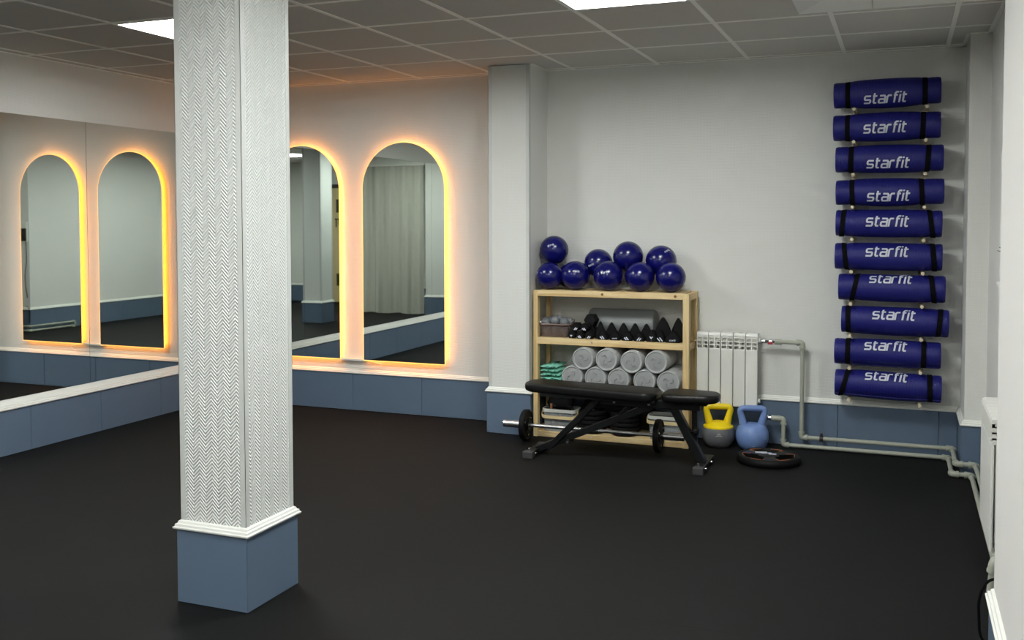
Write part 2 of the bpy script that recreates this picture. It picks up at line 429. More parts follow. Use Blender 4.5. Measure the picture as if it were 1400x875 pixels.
skirting('baseboard_rack', [(PX1+.013, 0), (QX0-.013, 0)], [((PX1+.026, 0), (QX0-.013, 0), [4.848-2.882-.6*k for k in (-1, 0, 1, 2, 3)], (0, -1))])
skirting('baseboard_pilaster', [(QX0-.013, 0), (QX0-.013, QYF-.013), (XN, QYF-.013)], [((QX0-.013, 0), (QX0-.013, QYF-.013), [], (-1, 0)), ((QX0-.013, QYF-.013), (XN-.001, QYF-.013), [], (0, -1))])
skirting('baseboard_niche', [(XN-.013, QYF-.026), (XN-.013, YN)], [((XN-.013, QYF-.026), (XN-.013, YN+.001), seq(.5, 3), (-1, 0))])
skirting('baseboard_right', [(XN-.03, YN+.013), (XR-.013, YN+.013), (XR-.013, YR)], [((XR-.013, YN+.013), (XR-.013, YR), seq(.42, 5.6), (-1, 0)), ((XN-.03, YN+.013), (XR-.013, YN+.013), [], (0, 1))])
skirting('baseboard_rear', [(XR-.014, YR+.013), (XL+.05, YR+.013)], [((XR-.014, YR+.013), (4.42, YR+.013), [], (0, 1)), ((3.36, YR+.013), (XL+.05, YR+.013), seq(.42, 3.3), (0, 1))])
# left: a deeper boxed skirting whose white ledge runs back to the mirrors
LEDGE = [(0.000, HB-.004), (.008, HB-.003), (.0105, HB+.001), (.0105, HB+.005), (.005, HB+.008), (.004, HB+.016), (-.003, HB+.019), (-.005, HB+.028), (-.012, HB+.034), (-.05, HB+.058), (-.05, HB-.004)]
skirting('baseboard_left', [(0, YR), (0, 0.0)], [((0, YR), (0, 0.0), [(-YR)-.711-.6*k for k in range(-1, 14)], (1, 0))], LEDGE)
# ceiling: grid of bars with a tile laid in every field
ce = struct('ceiling', MB().box(XL-.1, XN+.1, YR-.1, YB+.1, H+.05, H+.12), pmat('slab', srgb(120, 120, 118), 0.9))
gx = [2.462+.6*k for k in range(-4, 6)]; gy = [-.069-.602*k for k in range(0, 15)]
BW = .012
for x in gx: obj('grid_bar', MB().box(x-BW, x+BW, YR, YB, H, H+.03), M_TBAR, ce)
xe = [XL]+gx+[XN]
for y in gy:
    for a, b in zip(xe[:-1], xe[1:]):
        if y < -5.5 and (a < 0 or b > 5.6): pass
    obj('grid_bar', MB().box(XL, XN, y-BW, y+BW, H+.0006, H+.03), M_TBAR, ce)
wa = MB()
for (x0, x1, y0, y1) in ((XL, PX0, YB-.024, YB), (PX1, QX0, YB-.024, YB), (XL, XL+.024, YR, YB), (XN-.024, XN, YN, QYF), (XR-.024, XR, YR, YN), (QX0-.024, QX0, QYF, YB), (QX0, XN, QYF-.024, QYF), (PX1, PX1+.02, PYF, YB)):
    wa.box(x0, x1, y0, y1, H-.001, H+.028)
obj('wall_angle', wa, M_TBAR, ce)
LIGHTS = [(1.562, -2.177), (3.962, -2.177), (3.962, -4.585), (1.562, -5.789), (3.962, -6.993)]  # last three are added out of frame to light the column and right wall
ye = [YB]+gy+[YR]; tcache = {}
for i in range(len(xe)-1):
    for j in range(len(ye)-1):
        x0, x1, y1, y0 = xe[i], xe[i+1], ye[j], ye[j+1]; cx, cy = (x0+x1)/2, (y0+y1)/2
        if any(abs(cx-lx) < .2 and abs(cy-ly) < .2 for lx, ly in LIGHTS): continue
        key = (round(x1-x0, 3), round(y1-y0, 3))
        if key not in tcache:
            sx, sy = (x1-x0)/2-.004, (y1-y0)/2-.004
            me = MB().box(-sx, sx, -sy, sy, .004, .016).mesh('ceiling_tile'); me.materials.append(M_TILE); tcache[key] = me
        o = bpy.data.objects.new('ceiling_tile', tcache[key]); COL.objects.link(o); o.parent = ce; o.location = (cx, cy, H)

# ------------------------------------------------------------------ ceiling luminaires
LL = ['square white ceiling light half hidden by the column', 'square ceiling light at the top edge above the equipment rack',
      'added square ceiling light between the column and the right wall, above the frame', 'added square ceiling light near the curtain, unseen behind the camera', 'added square ceiling light near the door, unseen behind the camera'
      ]
for (lx, ly), lab in zip(LIGHTS, LL):
    t = thing('ceiling_light', lab, 'light', (lx, ly, H), group='square ceiling lights')
    s = .292
    fr = MB()
    for a, b, c, d in ((-s, s, -s, -s+.014), (-s, s, s-.014, s), (-s, -s+.014, -s+.014, s-.014), (s-.014, s, -s+.014, s-.014)): fr.box(a, b, c, d, -.004, .03)
    obj('frame', fr, M_METALW, t, True)
    obj('tray', MB().box(-s+.01, s-.01, -s+.01, s-.01, .026, .03), M_METALW, t, True)
    for k in range(4):
        y = -s+.014+(2*s-.028)*(k+.5)/4
        pr = [(y+.05*cos(a), .026-.018*sin(a)) for a in [pi*q/8 for q in range(9)]]
        obj('diffuser_tube', MB().prism(pr, 'X', -s+.016, s-.016), M_TUBE, t, True)

# ------------------------------------------------------------------ ceiling cassette air conditioner
t = thing('air_conditioner', 'white ceiling cassette air conditioner at the top right edge', 'air conditioner', (5.185, -2.14, 2.465))
s, q = .44, .31
def flap(pts, z0, z1):
    """sloping trim: outer edge at z0, inner edge at z1, 4 mm thick; points outer, outer, inner, inner"""
    zs = (z0, z0, z1, z1); n = [(x, y, z) for (x, y), z in zip(pts, zs)]+[(x, y, z+.004) for (x, y), z in zip(pts, zs)]
    return MB().add(n, [(0, 1, 2, 3), (4, 5, 6, 7), (0, 1, 5, 4), (1, 2, 6, 5), (2, 3, 7, 6), (3, 0, 4, 7)])
obj('body', MB().box(-s+.004, s-.004, -s+.004, s-.004, .058, .0705), M_METALW, t, True)
obj('flap', flap([(-s, s), (-.112, s), (-.112, q), (-q, q)], 0, .036), M_METALW, t, True)
obj('louvre', flap([(-.106, s), (s, s), (q, q), (-.106, q)], 0, .056), M_METALW, t, True)
obj('flap', flap([(s, -s), (-s, -s), (-q, -q), (q, -q)], 0, .036), M_METALW, t, True)
obj('flap', flap([(-s, -s+.003), (-s, s-.003), (-q-.003, q-.003), (-q-.003, -q+.003)], 0, .036), M_METALW, t, True)
obj('flap', flap([(s, s-.003), (s, -s+.003), (q+.003, -q+.003), (q+.003, q-.003)], 0, .036), M_METALW, t, True)
gr = MB()
for k in range(13): gr.box(-q+.02, q-.02, -q+.03+k*.045, -q+.05+k*.045, .036, .046)
obj('intake_grille', gr, M_TBAR, t, True)

# ------------------------------------------------------------------ mirrors
# big mirror panels on the left wall
MT, MBOT = 2.162, HB+.058
cuts = [-.004, -1.362, -2.722, -4.082, -5.442]
ML = ['tall wall mirror panel on the left wall nearest to the corner with the arched mirrors', 'tall wall mirror panel on the left wall at the left edge of the photo',
      'tall wall mirror panel on the left wall just outside the left edge', 'tall wall mirror panel on the left wall farthest from the corner']
for k in range(4):
    y1, y0 = cuts[k]-.0012, cuts[k+1]+.0012
    t = thing('wall_mirror', ML[k], 'mirror', (XL, (y0+y1)/2, MBOT), group='mirror panels on the left wall')
    obj('backing', MB().box(XL+.0002, XL+.003, y0, y1, MBOT, MT), M_DARKGAP, t)
    obj('glass', MB().box(XL+.003, XL+.006, y0, y1, MBOT, MT), M_MIRROR, t)
# arched mirrors with warm light strips behind the rim
def arch_outline(w_, h_, n=40, inset=0.0):
    r = w_/2-inset; pts = [(-r, inset), (r, inset)]
    cz = h_-w_/2
    for k in range(n+1):
        a = pi*k/n; pts.append((r*cos(a), cz+r*sin(a)))
    return pts
def ring(out_a, out_b, y0, y1):
    """flat ring between two outlines of the same length, given depth"""
    n = len(out_a); vs = []
    for y in (y0, y1):
        vs += [(u, y, v) for u, v in out_a]; vs += [(u, y, v) for u, v in out_b]
    fs = []
    for i in range(n):
        j = (i+1) % n
        fs += [(i, j, n+j, n+i), (2*n+i, 3*n+i, 3*n+j, 2*n+j), (i, 2*n+i, 2*n+j, j), (n+i, n+j, 3*n+j, 3*n+i)]
    return MB().add(vs, fs)
for xc, lab in ((.815, 'backlit arched mirror on the back wall, partly hidden behind the column'), (1.716, 'backlit arched mirror on the back wall reflecting the curtain, beside the pier')):
    t = thing('arched_mirror', lab, 'mirror', (xc, 0, .405), group='backlit arched mirrors')
    aw, ah = .69, 1.66
    obj('glass', MB().prism(arch_outline(aw, ah), 'Y', -.033, -.028), M_MIRROR2, t, True)
    obj('backing', MB().prism(arch_outline(aw, ah, inset=.03), 'Y', -.028, YB-.0005), M_METALW, t, True)
    obj('light_strip', ring(arch_outline(aw, ah, inset=.020), arch_outline(aw, ah, inset=.026), -.026, -.008), M_LED, t, True)
    obj('acrylic_edge', ring(arch_outline(aw, ah, inset=-.004), arch_outline(aw, ah, inset=-.0005), -.0325, -.0285), M_LEDRIM, t, True)
# power supply strip and cable between the arches
t = thing('power_supply', 'slim white power supply strip with a cable between the two arched mirrors', 'power supply', (1.265, 0, .395))
obj('case', MB().box(-.105, .105, -.02, .011, -.006, .012, .003), M_METALW, t, True)
obj('cable', MB().tube(fillet([(.1, -.012, 0), (.2, -.012, -.012), (.26, -.014, -.02), (.22, -.016, -.055), (.0, -.016, -.052)], .04), .0035, 6), M_METALW, t, True)

# ------------------------------------------------------------------ wooden rack
RX0, RX1, RYF, RYB = 2.885, 3.952, -.352, -.05
t = thing('storage_rack', 'pine wood storage rack with four shelves between the pier and the radiator', 'rack', ((RX0+RX1)/2, (RYF+RYB)/2, 0))
for x0, x1 in ((RX0, RX0+.03), (RX1-.04, RX1)):
    for y0, y1 in ((RYF, RYF+.045), (RYB-.045, RYB)):
        obj('post', MB().box(x0, x1, y0, y1, 0, 1.004, .0015), M_PINE_Z, t)
    for z in (.955, .63, .30, .01):
        obj('side_rail', MB().box(x0+.004, x1-.004, RYF+.045, RYB-.045, z, z+.045, .0015), M_PINE_Y, t)
SHELF = [(.965, 1.005), (.638, .683), (.315, .358), (.003, .038)]
for z0, z1 in SHELF:
    fr = obj('shelf', MB().box(RX0+.03, RX1-.04, RYF, RYF+.022, z0, z1, .0015), M_PINE_X, t)
    obj('back_rail', MB().box(RX0+.03, RX1-.04, RYB-.022, RYB, z0, z1, .0015), M_PINE_X, fr)
    for k in range(5):
        y0 = RYF+.0225+k*.0518
        obj('slat', MB().box(RX0+.03, RX1-.04, y0, y0+.048, z1-.018, z1-.001, .001), M_PINE_X, fr)
    for x in (RX0+.045, 3.3, 3.56, RX1-.06):
        obj('screw', MB().lathe([(.0001, RYF-.0012), (.004, RYF-.0012), (.0042, RYF+.002)], 10, 'Y', (x, 0, (z0+z1)/2)), M_STEEL, fr)
    if z0 > .9:
        for x in (3.372, 3.862): obj('knot', MB().lathe([(.0001, RYF-.0004), (.009, RYF-.0004), (.009, RYF+.001)], 14, 'Y', (x, 0, z0+.021)), M_KNOT, fr)

# ------------------------------------------------------------------ exercise balls on the top shelf
def sphere_mb(r, n=40):
    return MB().lathe([(max(1e-7, r*sin(pi*k/(n//2))), -r*cos(pi*k/(n//2))) for k in range(n//2+1)], n)
def sphere_map(r, az, el, rollv):
    """patch of a sphere around azimuth (0 towards -Y, + to the right) and elevation"""
    c = Vector((sin(az)*cos(el), -cos(az)*cos(el), sin(el)))
    e = Vector((cos(az), sin(az), 0)); n = c.cross(e) * -1
    if n.z < 0: n = -n
    ee = e*cos(rollv)+n*sin(rollv); nn = -e*sin(rollv)+n*cos(rollv)
    def f(u, v): return (c + ee*(u/r) + nn*(v/r)).normalized()*(r+.0006)
    return f
BALLS = [  # x, y, z, r, print (az, el, roll), label
 (2.968, -.252, 1.098, .093, (-1.0, .15, .5), 'lower left end, touching the pier'),
 (3.153, -.250, 1.104, .099, (.36, .32, -.1), 'second of the front row from the left'),
 (3.385, -.250, 1.105, .1005, (.02, .28, .25), 'third of the front row'),
 (3.602, -.250, 1.104, .099, None, 'fourth of the front row, with no print showing'),
 (3.810, -.250, 1.103, .098, None, 'right end of the front row above the rack post'),
 (3.056, -.088, 1.090, .085, (.5, .5, 0), 'hidden behind the front row near the pier'),
 (2.962, -.142, 1.272, .100, (.08, .36, .2), 'highest one, on top at the left end'),
 (3.272, -.105, 1.183, .098, (-.25, -.1, .35), 'behind the second and third front balls'),
 (3.490, -.132, 1.233, .103, None, 'upper one behind the middle of the front row'),
 (3.712, -.108, 1.206, .104, (.75, .72, .4), 'upper one at the right end, print near its top')]
for x, y, z, r, pr, lab in BALLS:
    t = thing('exercise_ball', 'blue exercise ball on the rack, ' + lab, 'ball', (x, y, z), group='blue balls on top of the rack')
    obj('shell', sphere_mb(r), M_BALL, t, True)
    if pr: obj('print', logo(sphere_map(r, *pr), .0088, stroke=.26), M_PRINT, t, True)
    obj('valve_plug', MB().lathe([(.0001, -r-.0006), (.005, -r-.0004), (.006, -r+.003)], 10), M_PRINT, t, True)

# ------------------------------------------------------------------ second shelf: long roller, box of massage balls, dumbbells
def lathe_roller(L, r, bev, n=36): return [(.0001, 0), (r-bev, 0), (r-.3*bev, .3*bev), (r, bev), (r, L-bev), (r-.3*bev, L-.3*bev), (r-bev, L), (.0001, L)]
t = thing('foam_roller', 'long dark grey foam roller lying lengthwise behind the dumbbells', 'foam roller', (3.21, -.09, .683))
obj('body', MB().lathe(lathe_roller(.47, .0945, .022), 48, 'X', (0, 0, .0945)), M_FOAMD, t, True)
t = thing('storage_box', 'taupe see-through plastic box full of grey massage balls on the rack', 'box', (3.018, -.235, .683))
def tub(x0, x1, y0, y1, z0, z1, taper, wall_, r):
    """open tub: outer and inner walls"""
    def lo(k, i): return [(u*k, v*k) for u, v in rrect(x0+i, x1-i, y0+i, y1-i, max(.002, r-i))]
    rings = [(lo(1-taper, 0), z0), (lo(1, 0), z1), (lo(1, wall_), z1), (lo(1-taper, wall_), z0+wall_)]
    n = len(rings[0][0]); vs = []; fs = []
    for pl, z in rings: vs += [(u, v, z) for u, v in pl]
    for i in range(3):
        for j in range(n): fs.append((i*n+j, i*n+(j+1) % n, (i+1)*n+(j+1) % n, (i+1)*n+j))
    fs.append(tuple(reversed(range(n)))); fs.append(tuple(range(3*n, 4*n)))
    return MB().add(vs, fs, True)
obj('tub', tub(-.105, .105, -.08, .08, .0005, .088, .07, .003, .02), M_TAUPE, t, True)
rimp = rrect(-.109, .109, -.084, .084, .024)
obj('rim', MB().tube([(u, v, .086) for u, v in rimp], .0065, 8, closed=True), M_TAUPER, t, True)
for sx in (-1, 1):
    obj('handle', MB().tube(fillet([(sx*.108, -.03, .086), (sx*.118, -.025, .118), (sx*.118, .025, .118), (sx*.108, .03, .086)], .015), .003, 8), M_CHROME, t, True)
mb_proto = sphere_mb(.033, 24).mesh('massage_ball'); mb_proto.materials.append(M_MBALL)
for lz, z in enumerate((.0372, .097)):
    for i in range(3):
        for j in range(2):
            o = bpy.data.objects.new('massage_ball', mb_proto); COL.objects.link(o)
            o.location = (3.018-.0665+i*.0665+(.004 if lz else 0)*(j*2-1), -.235-.035+j*.07, .683+z+random.uniform(-.0005, .003)+(.01 if lz and i == 1 else 0))
            tag(o, 'small grey massage ball in the taupe box on the rack', 'ball', 'grey massage balls in the taupe box')
def onion(w_, h_, n=10):
    """pointed-arch outline of a dumbbell head standing on its flat side"""
    half = [(w_*.40, 0), (w_*.48, h_*.05), (w_*.5, h_*.16), (w_*.45, h_*.36), (w_*.36, h_*.56), (w_*.24, h_*.76), (w_*.13, h_*.92), (w_*.05, h_*.985)]
    return half+[(0, h_)]+[(-u, v) for u, v in reversed(half)]
def hexagon(r): return [(r*cos(pi/3*k+pi/6*0), r*.866+r*sin(pi/3*k)) for k in range(6)]
def dumbbell(x, y0, z, L, outline, lab, marks=None, head=.055, r=.013, rot=0.0):
    """axis along Y; y0 is the front face"""
    t = thing('dumbbell', lab, 'dumbbell', (x, y0, z), (0, 0, rot), group='black dumbbells on the rack')
    hz = sum(p[1] for p in outline)/len(outline)
    for d in (0, L-head): obj('head', MB().prism(outline, 'Y', d, d+head, .006), M_RUBBER, t, True)
    obj('handle', MB().tube([(0, head-.005, hz), (0, L-head+.005, hz)], r, 12), M_RUBBER, t, True)
    h_ = max(p[1] for p in outline)
    if marks == 'logo':
        obj('print', logo(lambda u, v: Vector((u, -.0008, h_*.2+v)), h_*.1, stroke=.24), M_PRINT, t, True)
    elif marks == 'Y':
        m = MB()
        for a, b in (((0, .08), (0, .3)), ((0, .3), (-.12, .46)), ((0, .3), (.12, .46))):
            m.tube([(a[0]*h_, -.0006, a[1]*h_), (b[0]*h_, -.0006, b[1]*h_)], .0035, 6, flat=.15)
        obj('print', m, M_PRINT, t, True)
    elif marks in ('/', '\\'):
        sg = 1 if marks == '/' else -1; m = MB()
        for k in (0, .22):
            m.tube([((-.2+k)*h_*sg, -.0006, .1*h_), ((.06+k*.9)*h_*sg, -.0006, .42*h_-k*.3*h_)], .0032, 6, flat=.15)
        obj('print', m, M_PRINT, t, True)
    return t
ZS = .6835
for k, (x, mk) in enumerate(((3.42, '\\'), (3.503, 'Y'), (3.583, '\\'), (3.661, 'Y'))):
    dumbbell(x, -.290, ZS, .102, onion(.083, .104), '%s of the four medium black pointed dumbbells before the long grey roller' % ('leftmost', 'second from left', 'third from left', 'rightmost')[k], None, .036, .013, .27)
dumbbell(3.772, -.290, ZS, .16, onion(.118, .146), 'left one of the two large black dumbbells at the right end', None, .07, .013, .24)
dumbbell(3.876, -.290, ZS, .16, onion(.104, .144), 'large black pointed dumbbell against the right post of the rack', None, .07, .013, .24)
for k, (x, mk) in enumerate(((3.374, '\\'), (3.457, 'logo'), (3.54, '\\'), (3.622, '/'), (3.705, 'Y'), (3.765, '\\'))):
    dumbbell(x, -.352, ZS, .06, onion(.072 if k != 5 else .05, .062 if k < 4 else .078), 'small black dumbbell head in the front row, %s' % ('just right of the stacked hexagonal ones', 'with a white printed word', 'with white slanted bars between two peaks', 'with two white slashes leaning right', 'with a white forked mark', 'with white bars before the large dumbbell')[k], mk, .022)
dumbbell(3.845, -.352, ZS, .06, onion(.1, .076), 'small wide black dumbbell with a white printed word at the right end', 'logo', .022)
HX = [(3.155, 0, 'Y'), (3.215, 0, '\\'), (3.277, 0, '/'), (3.185, 1, '/'), (3.246, 1, '\\')]
for k, (x, lv, mk) in enumerate(HX):
    dumbbell(x, -.348, ZS+lv*.0535, .074, hexagon(.0295), ('left', 'middle', 'right', 'upper left', 'upper right')[k] + ' small black hexagonal dumbbell in the little pile beside the taupe box', mk, .026, .009)
dumbbell(3.258, -.273, ZS+.0, .085, hexagon(.046), 'black hexagonal dumbbell lying under the topmost one behind the little pile', None, .032)
dumbbell(3.262, -.273, ZS+.080, .085, hexagon(.044), 'topmost black hexagonal dumbbell behind the little pile beside the taupe box', None, .032)
dumbbell(3.342, -.290, ZS, .1, onion(.07, .108), 'black pointed dumbbell squeezed between the pile and the medium dumbbells', None, .032, .013, .27)

# ------------------------------------------------------------------ third shelf: foam rollers and mint packs
def foam_roller(x, z, lab, front=-.385, L=.33, r=.0745):
    t = thing('foam_roller', lab, 'foam roller', (x, front, z), group='short light grey foam rollers')
    obj('body', MB().lathe([(r-.012, .006), (r-.008, 0), (r-.003, .001), (r, .006), (r, L-.006), (r-.006, L), (.0001, L)], 40, 'Y'), M_FOAM, t, True)
    fc = obj('end_face', MB().lathe([(.0001, .005), (r-.02, .005), (r-.011, .0075)], 40, 'Y'), M_FOAM2, t, True)
    a0 = random.uniform(0, 6); m = MB()
    for k in range(3):
        a = a0+k*2.1; m.tube([(r*.18*cos(a), .0035, r*.18*sin(a)), (r*.42*cos(a+.5), .0035, r*.42*sin(a+.5)), (r*.5*cos(a+1.1), .0035, r*.5*sin(a+1.1))], .0035, 6)
    obj('emboss', m, M_FOAM2, fc, True)
ZR = .358+.0748
LO = [3.172, 3.335, 3.494, 3.668, 3.826]
LON = ['leftmost', 'second from left', 'middle', 'second from right', 'rightmost']
for x, nm in zip(LO, LON): foam_roller(x, ZR-.003, 'short grey foam roller, %s of the lower row behind the bench' % nm)
UP = [(3.250, .5555), (3.413, .557), (3.582, .5515), (3.746, .5575)]
UPN = ['leftmost', 'second from left', 'second from right', 'rightmost']
for (x, z), nm in zip(UP, UPN): foam_roller(x, z, 'short grey foam roller, %s of the upper row on the rack' % nm, front=-.392)
for k in range(5):
    z = .358+k*.0262; m = MB(); nx, ny = 12, 8
    x0, x1, y0, y1 = 2.922+.004*(k % 2), 3.088-.012*k, -.335+.004*k, -.08
    vs = []; fs = []
    for sd in (0, 1):
        for i in range(nx+1):
            for j in range(ny+1):
                u, v = i/nx, j/ny; e = min(1, 6*min(u, 1-u, v, 1-v)+.18)
                dz = (.012*e if sd else -.011*e)+.0022*sin(9*u+k*2+5*v)+.0015*sin(17*v+k)
                vs.append((x0+(x1-x0)*u+.004*sin(7*v+k), y0+(y1-y0)*v+.004*sin(8*u+k*1.7), z+.0135+dz))
    N = (nx+1)*(ny+1)
    for i in range(nx):
        for j in range(ny):
            a = i*(ny+1)+j; fs += [(a, a+1, a+ny+2, a+ny+1), (N+a, N+a+ny+1, N+a+ny+2, N+a+1)]
    border = [(i, 0) for i in range(nx)]+[(nx, j) for j in range(ny)]+[(i, ny) for i in range(nx, 0, -1)]+[(0, j) for j in range(ny, 0, -1)]
    ids = [i*(ny+1)+j for i, j in border]
    for a, b in zip(ids, ids[1:]+ids[:1]): fs.append((a, b, N+b, N+a))
    m.add(vs, fs, True)
    o = obj('band_pouch', m, M_MINT)
    tag(o, 'mint green folded pouch beside the foam rollers, %s of its stack' % ('lowest', 'second from the bottom', 'middle one', 'second from the top', 'topmost')[k], 'pouch', 'mint pouches on the rack')
    p = MB()
    for q in range(6):
        xa = x0+.02+(x1-x0-.04)*q/5.5; p.box(xa, xa+random.uniform(.008, .02), y0-.0035, y0+.002, z+.009+.004*sin(q*2.2+k), z+.015+.004*sin(q*2.2+k))
    if k == 4:
        for q in range(9):
            xa = x0+.02+(x1-x0-.05)*random.random(); ya = y0+.03+.18*random.random(); p.box(xa, xa+.018, ya, ya+.012, z+.026, z+.0282)
    obj('print', p, pmat('dark_teal_print', srgb(30, 84, 74), .7), o)

# ------------------------------------------------------------------ bottom shelf: baskets and stacked discs
def basket(x, y, z, w_, d_, h_, lab, handle_drop):
    t = thing('storage_basket', lab, 'basket', (x, y, z), group='clear baskets on the bottom shelf')
    obj('tub', tub(-w_/2, w_/2, -d_/2, d_/2, .0005, h_, .1, .0025, .03), M_CLEAR, t, True)
    rp = rrect(-w_/2-.004, w_/2+.004, -d_/2-.004, d_/2+.004, .034)
    n = len(rp); vs = []; fs = []
    for k_, zz in ((1.0, h_-.02), (1.0, h_+.002), (.965, h_+.002), (.965, h_-.02)): vs += [(u*k_, v*k_, zz) for u, v in rp]
    for i in range(4):
        for j in range(n): fs.append((i*n+j, i*n+(j+1) % n, ((i+1) % 4)*n+(j+1) % n, ((i+1) % 4)*n+j))
    obj('rim', MB().add(vs, fs, True), M_RIMW, t, True)
    # band handle folded down in front
    hp = fillet([(-w_/2-.008, 0, h_-.012), (-w_/2-.009, -d_/2-.01, h_-handle_drop), (w_/2+.009, -d_/2-.01, h_-handle_drop), (w_/2+.008, 0, h_-.012)], .06, 8)
    vs = []; fs = []; m = len(hp)
    for p in hp:
        for dx, dz in ((-.0015, -.011), (.0015, -.011), (.0015, .011), (-.0015, .011)):
            s_ = 1 if p.x > 0 else -1; ax = min(1, abs(p.x)/(w_/2)); vs.append((p.x+dx*ax*s_, p.y-dx*(1-ax)*1.5-.0, p.z+dz))
    for i in range(m-1):
        for j in range(4): fs.append((i*4+j, i*4+(j+1) % 4, (i+1)*4+(j+1) % 4, (i+1)*4+j))
    fs += [(0, 1, 2, 3), tuple(range(4*m-4, 4*m))]
    obj('handle', MB().add(vs, fs), M_CREAM, t, True)
    for sx in (-1, 1): obj('hinge', MB().lathe([(.0001, 0), (.006, 0), (.006, .006)], 10, 'X', (sx*(w_/2+.006)-.003, 0, h_-.012)), M_CREAM, t, True)
    return t
basket(3.058, -.262, .038, .235, .145, .152, 'clear plastic basket with a cream handle at the left end of the bottom shelf', .052)
basket(3.790, -.262, .038, .225, .145, .156, 'clear plastic basket with a cream handle at the right, behind the barbell plate', .04)
coil = []
for k in range(70):
    a = k*.55; coil.append((3.075+.06*cos(a)+.02*sin(a*.31), -.262+.036*sin(a), .055+.0017*k+.008*sin(a*.7)))
tag(obj('resistance_band', MB().tube(coil, .009, 8), M_RUBBER), 'black resistance tube coiled in the left clear basket', 'band')
t = thing('skipping_rope', 'brown strap handles standing up in the left clear basket', 'strap', (3.0, -.262, .045))
obj('strap', MB().box(-.008, .008, -.052, -.046, .02, .18, .002), M_BROWN, t, True)
obj('strap', MB().box(.055, .067, -.05, -.044, .02, .128, .002), M_BROWN, t, True)
tag(obj('folded_band', MB().tube(fillet([(3.73, -.29, .05), (3.85, -.29, .052), (3.86, -.24, .06), (3.74, -.24, .064), (3.73, -.28, .075), (3.85, -.27, .08)], .02), .01, 8), M_KGREY), 'grey exercise band folded inside the right clear basket', 'band')
def lump(x0, x1, y0, y1, z0, z1, seed, amp=.012, n=22):
    """soft closed bag shape"""
    vs = []; fs = []; m_ = n//2
    for i in range(m_+1):
        th = pi*i/m_
        for j in range(n):
            ph = 2*pi*j/n; p_ = Vector((sin(th)*cos(ph), sin(th)*sin(ph), -cos(th)))
            q_ = Vector([math.copysign(abs(c)**.55, c) for c in p_])
            d_ = amp*sin(5*q_.x+seed)*sin(4*q_.z+2*q_.y+seed*1.7)
            vs.append(((x0+x1)/2+q_.x*((x1-x0)/2+d_), (y0+y1)/2+q_.y*((y1-y0)/2+d_), (z0+z1)/2+q_.z*((z1-z0)/2)+(d_ if q_.z > -.6 else 0)))
    for i in range(m_):
        for j in range(n): fs.append((i*n+j, i*n+(j+1) % n, (i+1)*n+(j+1) % n, (i+1)*n+j))
    return MB().add(vs, fs, True)
t = thing('dark_filler_bag', 'made-up black bag filling the darkness behind the discs on the bottom shelf', 'bag', (3.42, -.1, .04))  # added bag shape standing in for the darkness behind the discs
obj('body', lump(3.17, 3.675, -.128, -.058, .042, .298, 1.3, .008), M_RUBBER, t)
obj('strap', MB().tube(fillet([(3.25, -.12, .2), (3.28, -.138, .26), (3.5, -.139, .27), (3.56, -.12, .21)], .05), .007, 8, flat=.35), M_STRAP, t)
tag(obj('resistance_loop', lump(2.965, 3.15, -.305, -.212, .188, .285, 4.2, .012), M_RUBBER), 'heap of black resistance loops bulging out of the left clear basket', 'band')
for sidx, (x, n_) in enumerate(((3.27, 5), (3.50, 5))):
    for k in range(n_):
        z = .038+k*.0302
        t = thing('weight_disc', 'black rubber disc, %s of the %s stack on the bottom shelf' % (('lowest', 'second from the bottom', 'middle', 'second from the top', 'topmost')[k], ('left', 'right')[sidx]), 'weight', (x, -.235, z), group='black discs stacked on the bottom shelf')
        obj('plate', MB().lathe([(.024, .002), (.088, .001), (.096, .006), (.098, .014), (.096, .024), (.088, .029), (.07, .026), (.045, .026), (.04, .029), (.024, .029), (.024, .002)], 36), M_RUBBER, t, True)
        obj('hub_ring', MB().lathe([(.0215, .003), (.0238, .003), (.0238, .0285), (.0215, .0285), (.0215, .003)], 24), M_STEEL, t, True)

# ------------------------------------------------------------------ barbell
t = thing('barbell', 'chrome barbell with two black plates on the floor before the rack', 'barbell', (3.34, -.49, 0))
zc = .104
obj('shaft', MB().tube([(2.9, -.49, zc), (3.77, -.49, zc)], .0125, 16), M_STEEL, t)
for x0, x1, xp in ((2.722, 2.862, 2.866), (3.808, 3.955, 3.772)):
    obj('sleeve', MB().lathe([(.0001, x0), (.022, x0), (.025, x0+.003), (.025, x1-.001), (.022, x1)], 24, 'X', (0, -.49, zc)), M_CHROME, t)
    pl = obj('weight_plate', MB().lathe([(.026, xp), (.045, xp), (.05, xp+.006), (.085, xp+.006), (.092, xp), (.101, xp), (.104, xp+.006), (.104, xp+.028), (.101, xp+.034), (.092, xp+.034), (.085, xp+.028), (.05, xp+.028), (.045, xp+.034), (.026, xp+.034)], 48, 'X', (0, -.49, zc)), M_RUBBER, t)
    cl = MB().lathe([(.0126, xp+.034), (.035, xp+.034), (.035, xp+.046), (.0126, xp+.046)], 24, 'X', (0, -.49, zc)) if xp < 3 else MB().lathe([(.0126, xp-.012), (.035, xp-.012), (.035, xp), (.0126, xp)], 24, 'X', (0, -.49, zc))
    obj('collar', cl, M_BLKMET, t)
    bo = MB()
    for k in range(3):
        a = 2.1*k+.6; bo.lathe([(.0001, xp+.0345), (.007, xp+.0345), (.007, xp+.028)] if xp < 3 else [(.0001, xp+.0345), (.007, xp+.0345), (.007, xp+.02)], 10, 'X', (0, -.49+.067*cos(a), zc+.067*sin(a)))
    obj('bolt', bo, M_CHROME, pl)

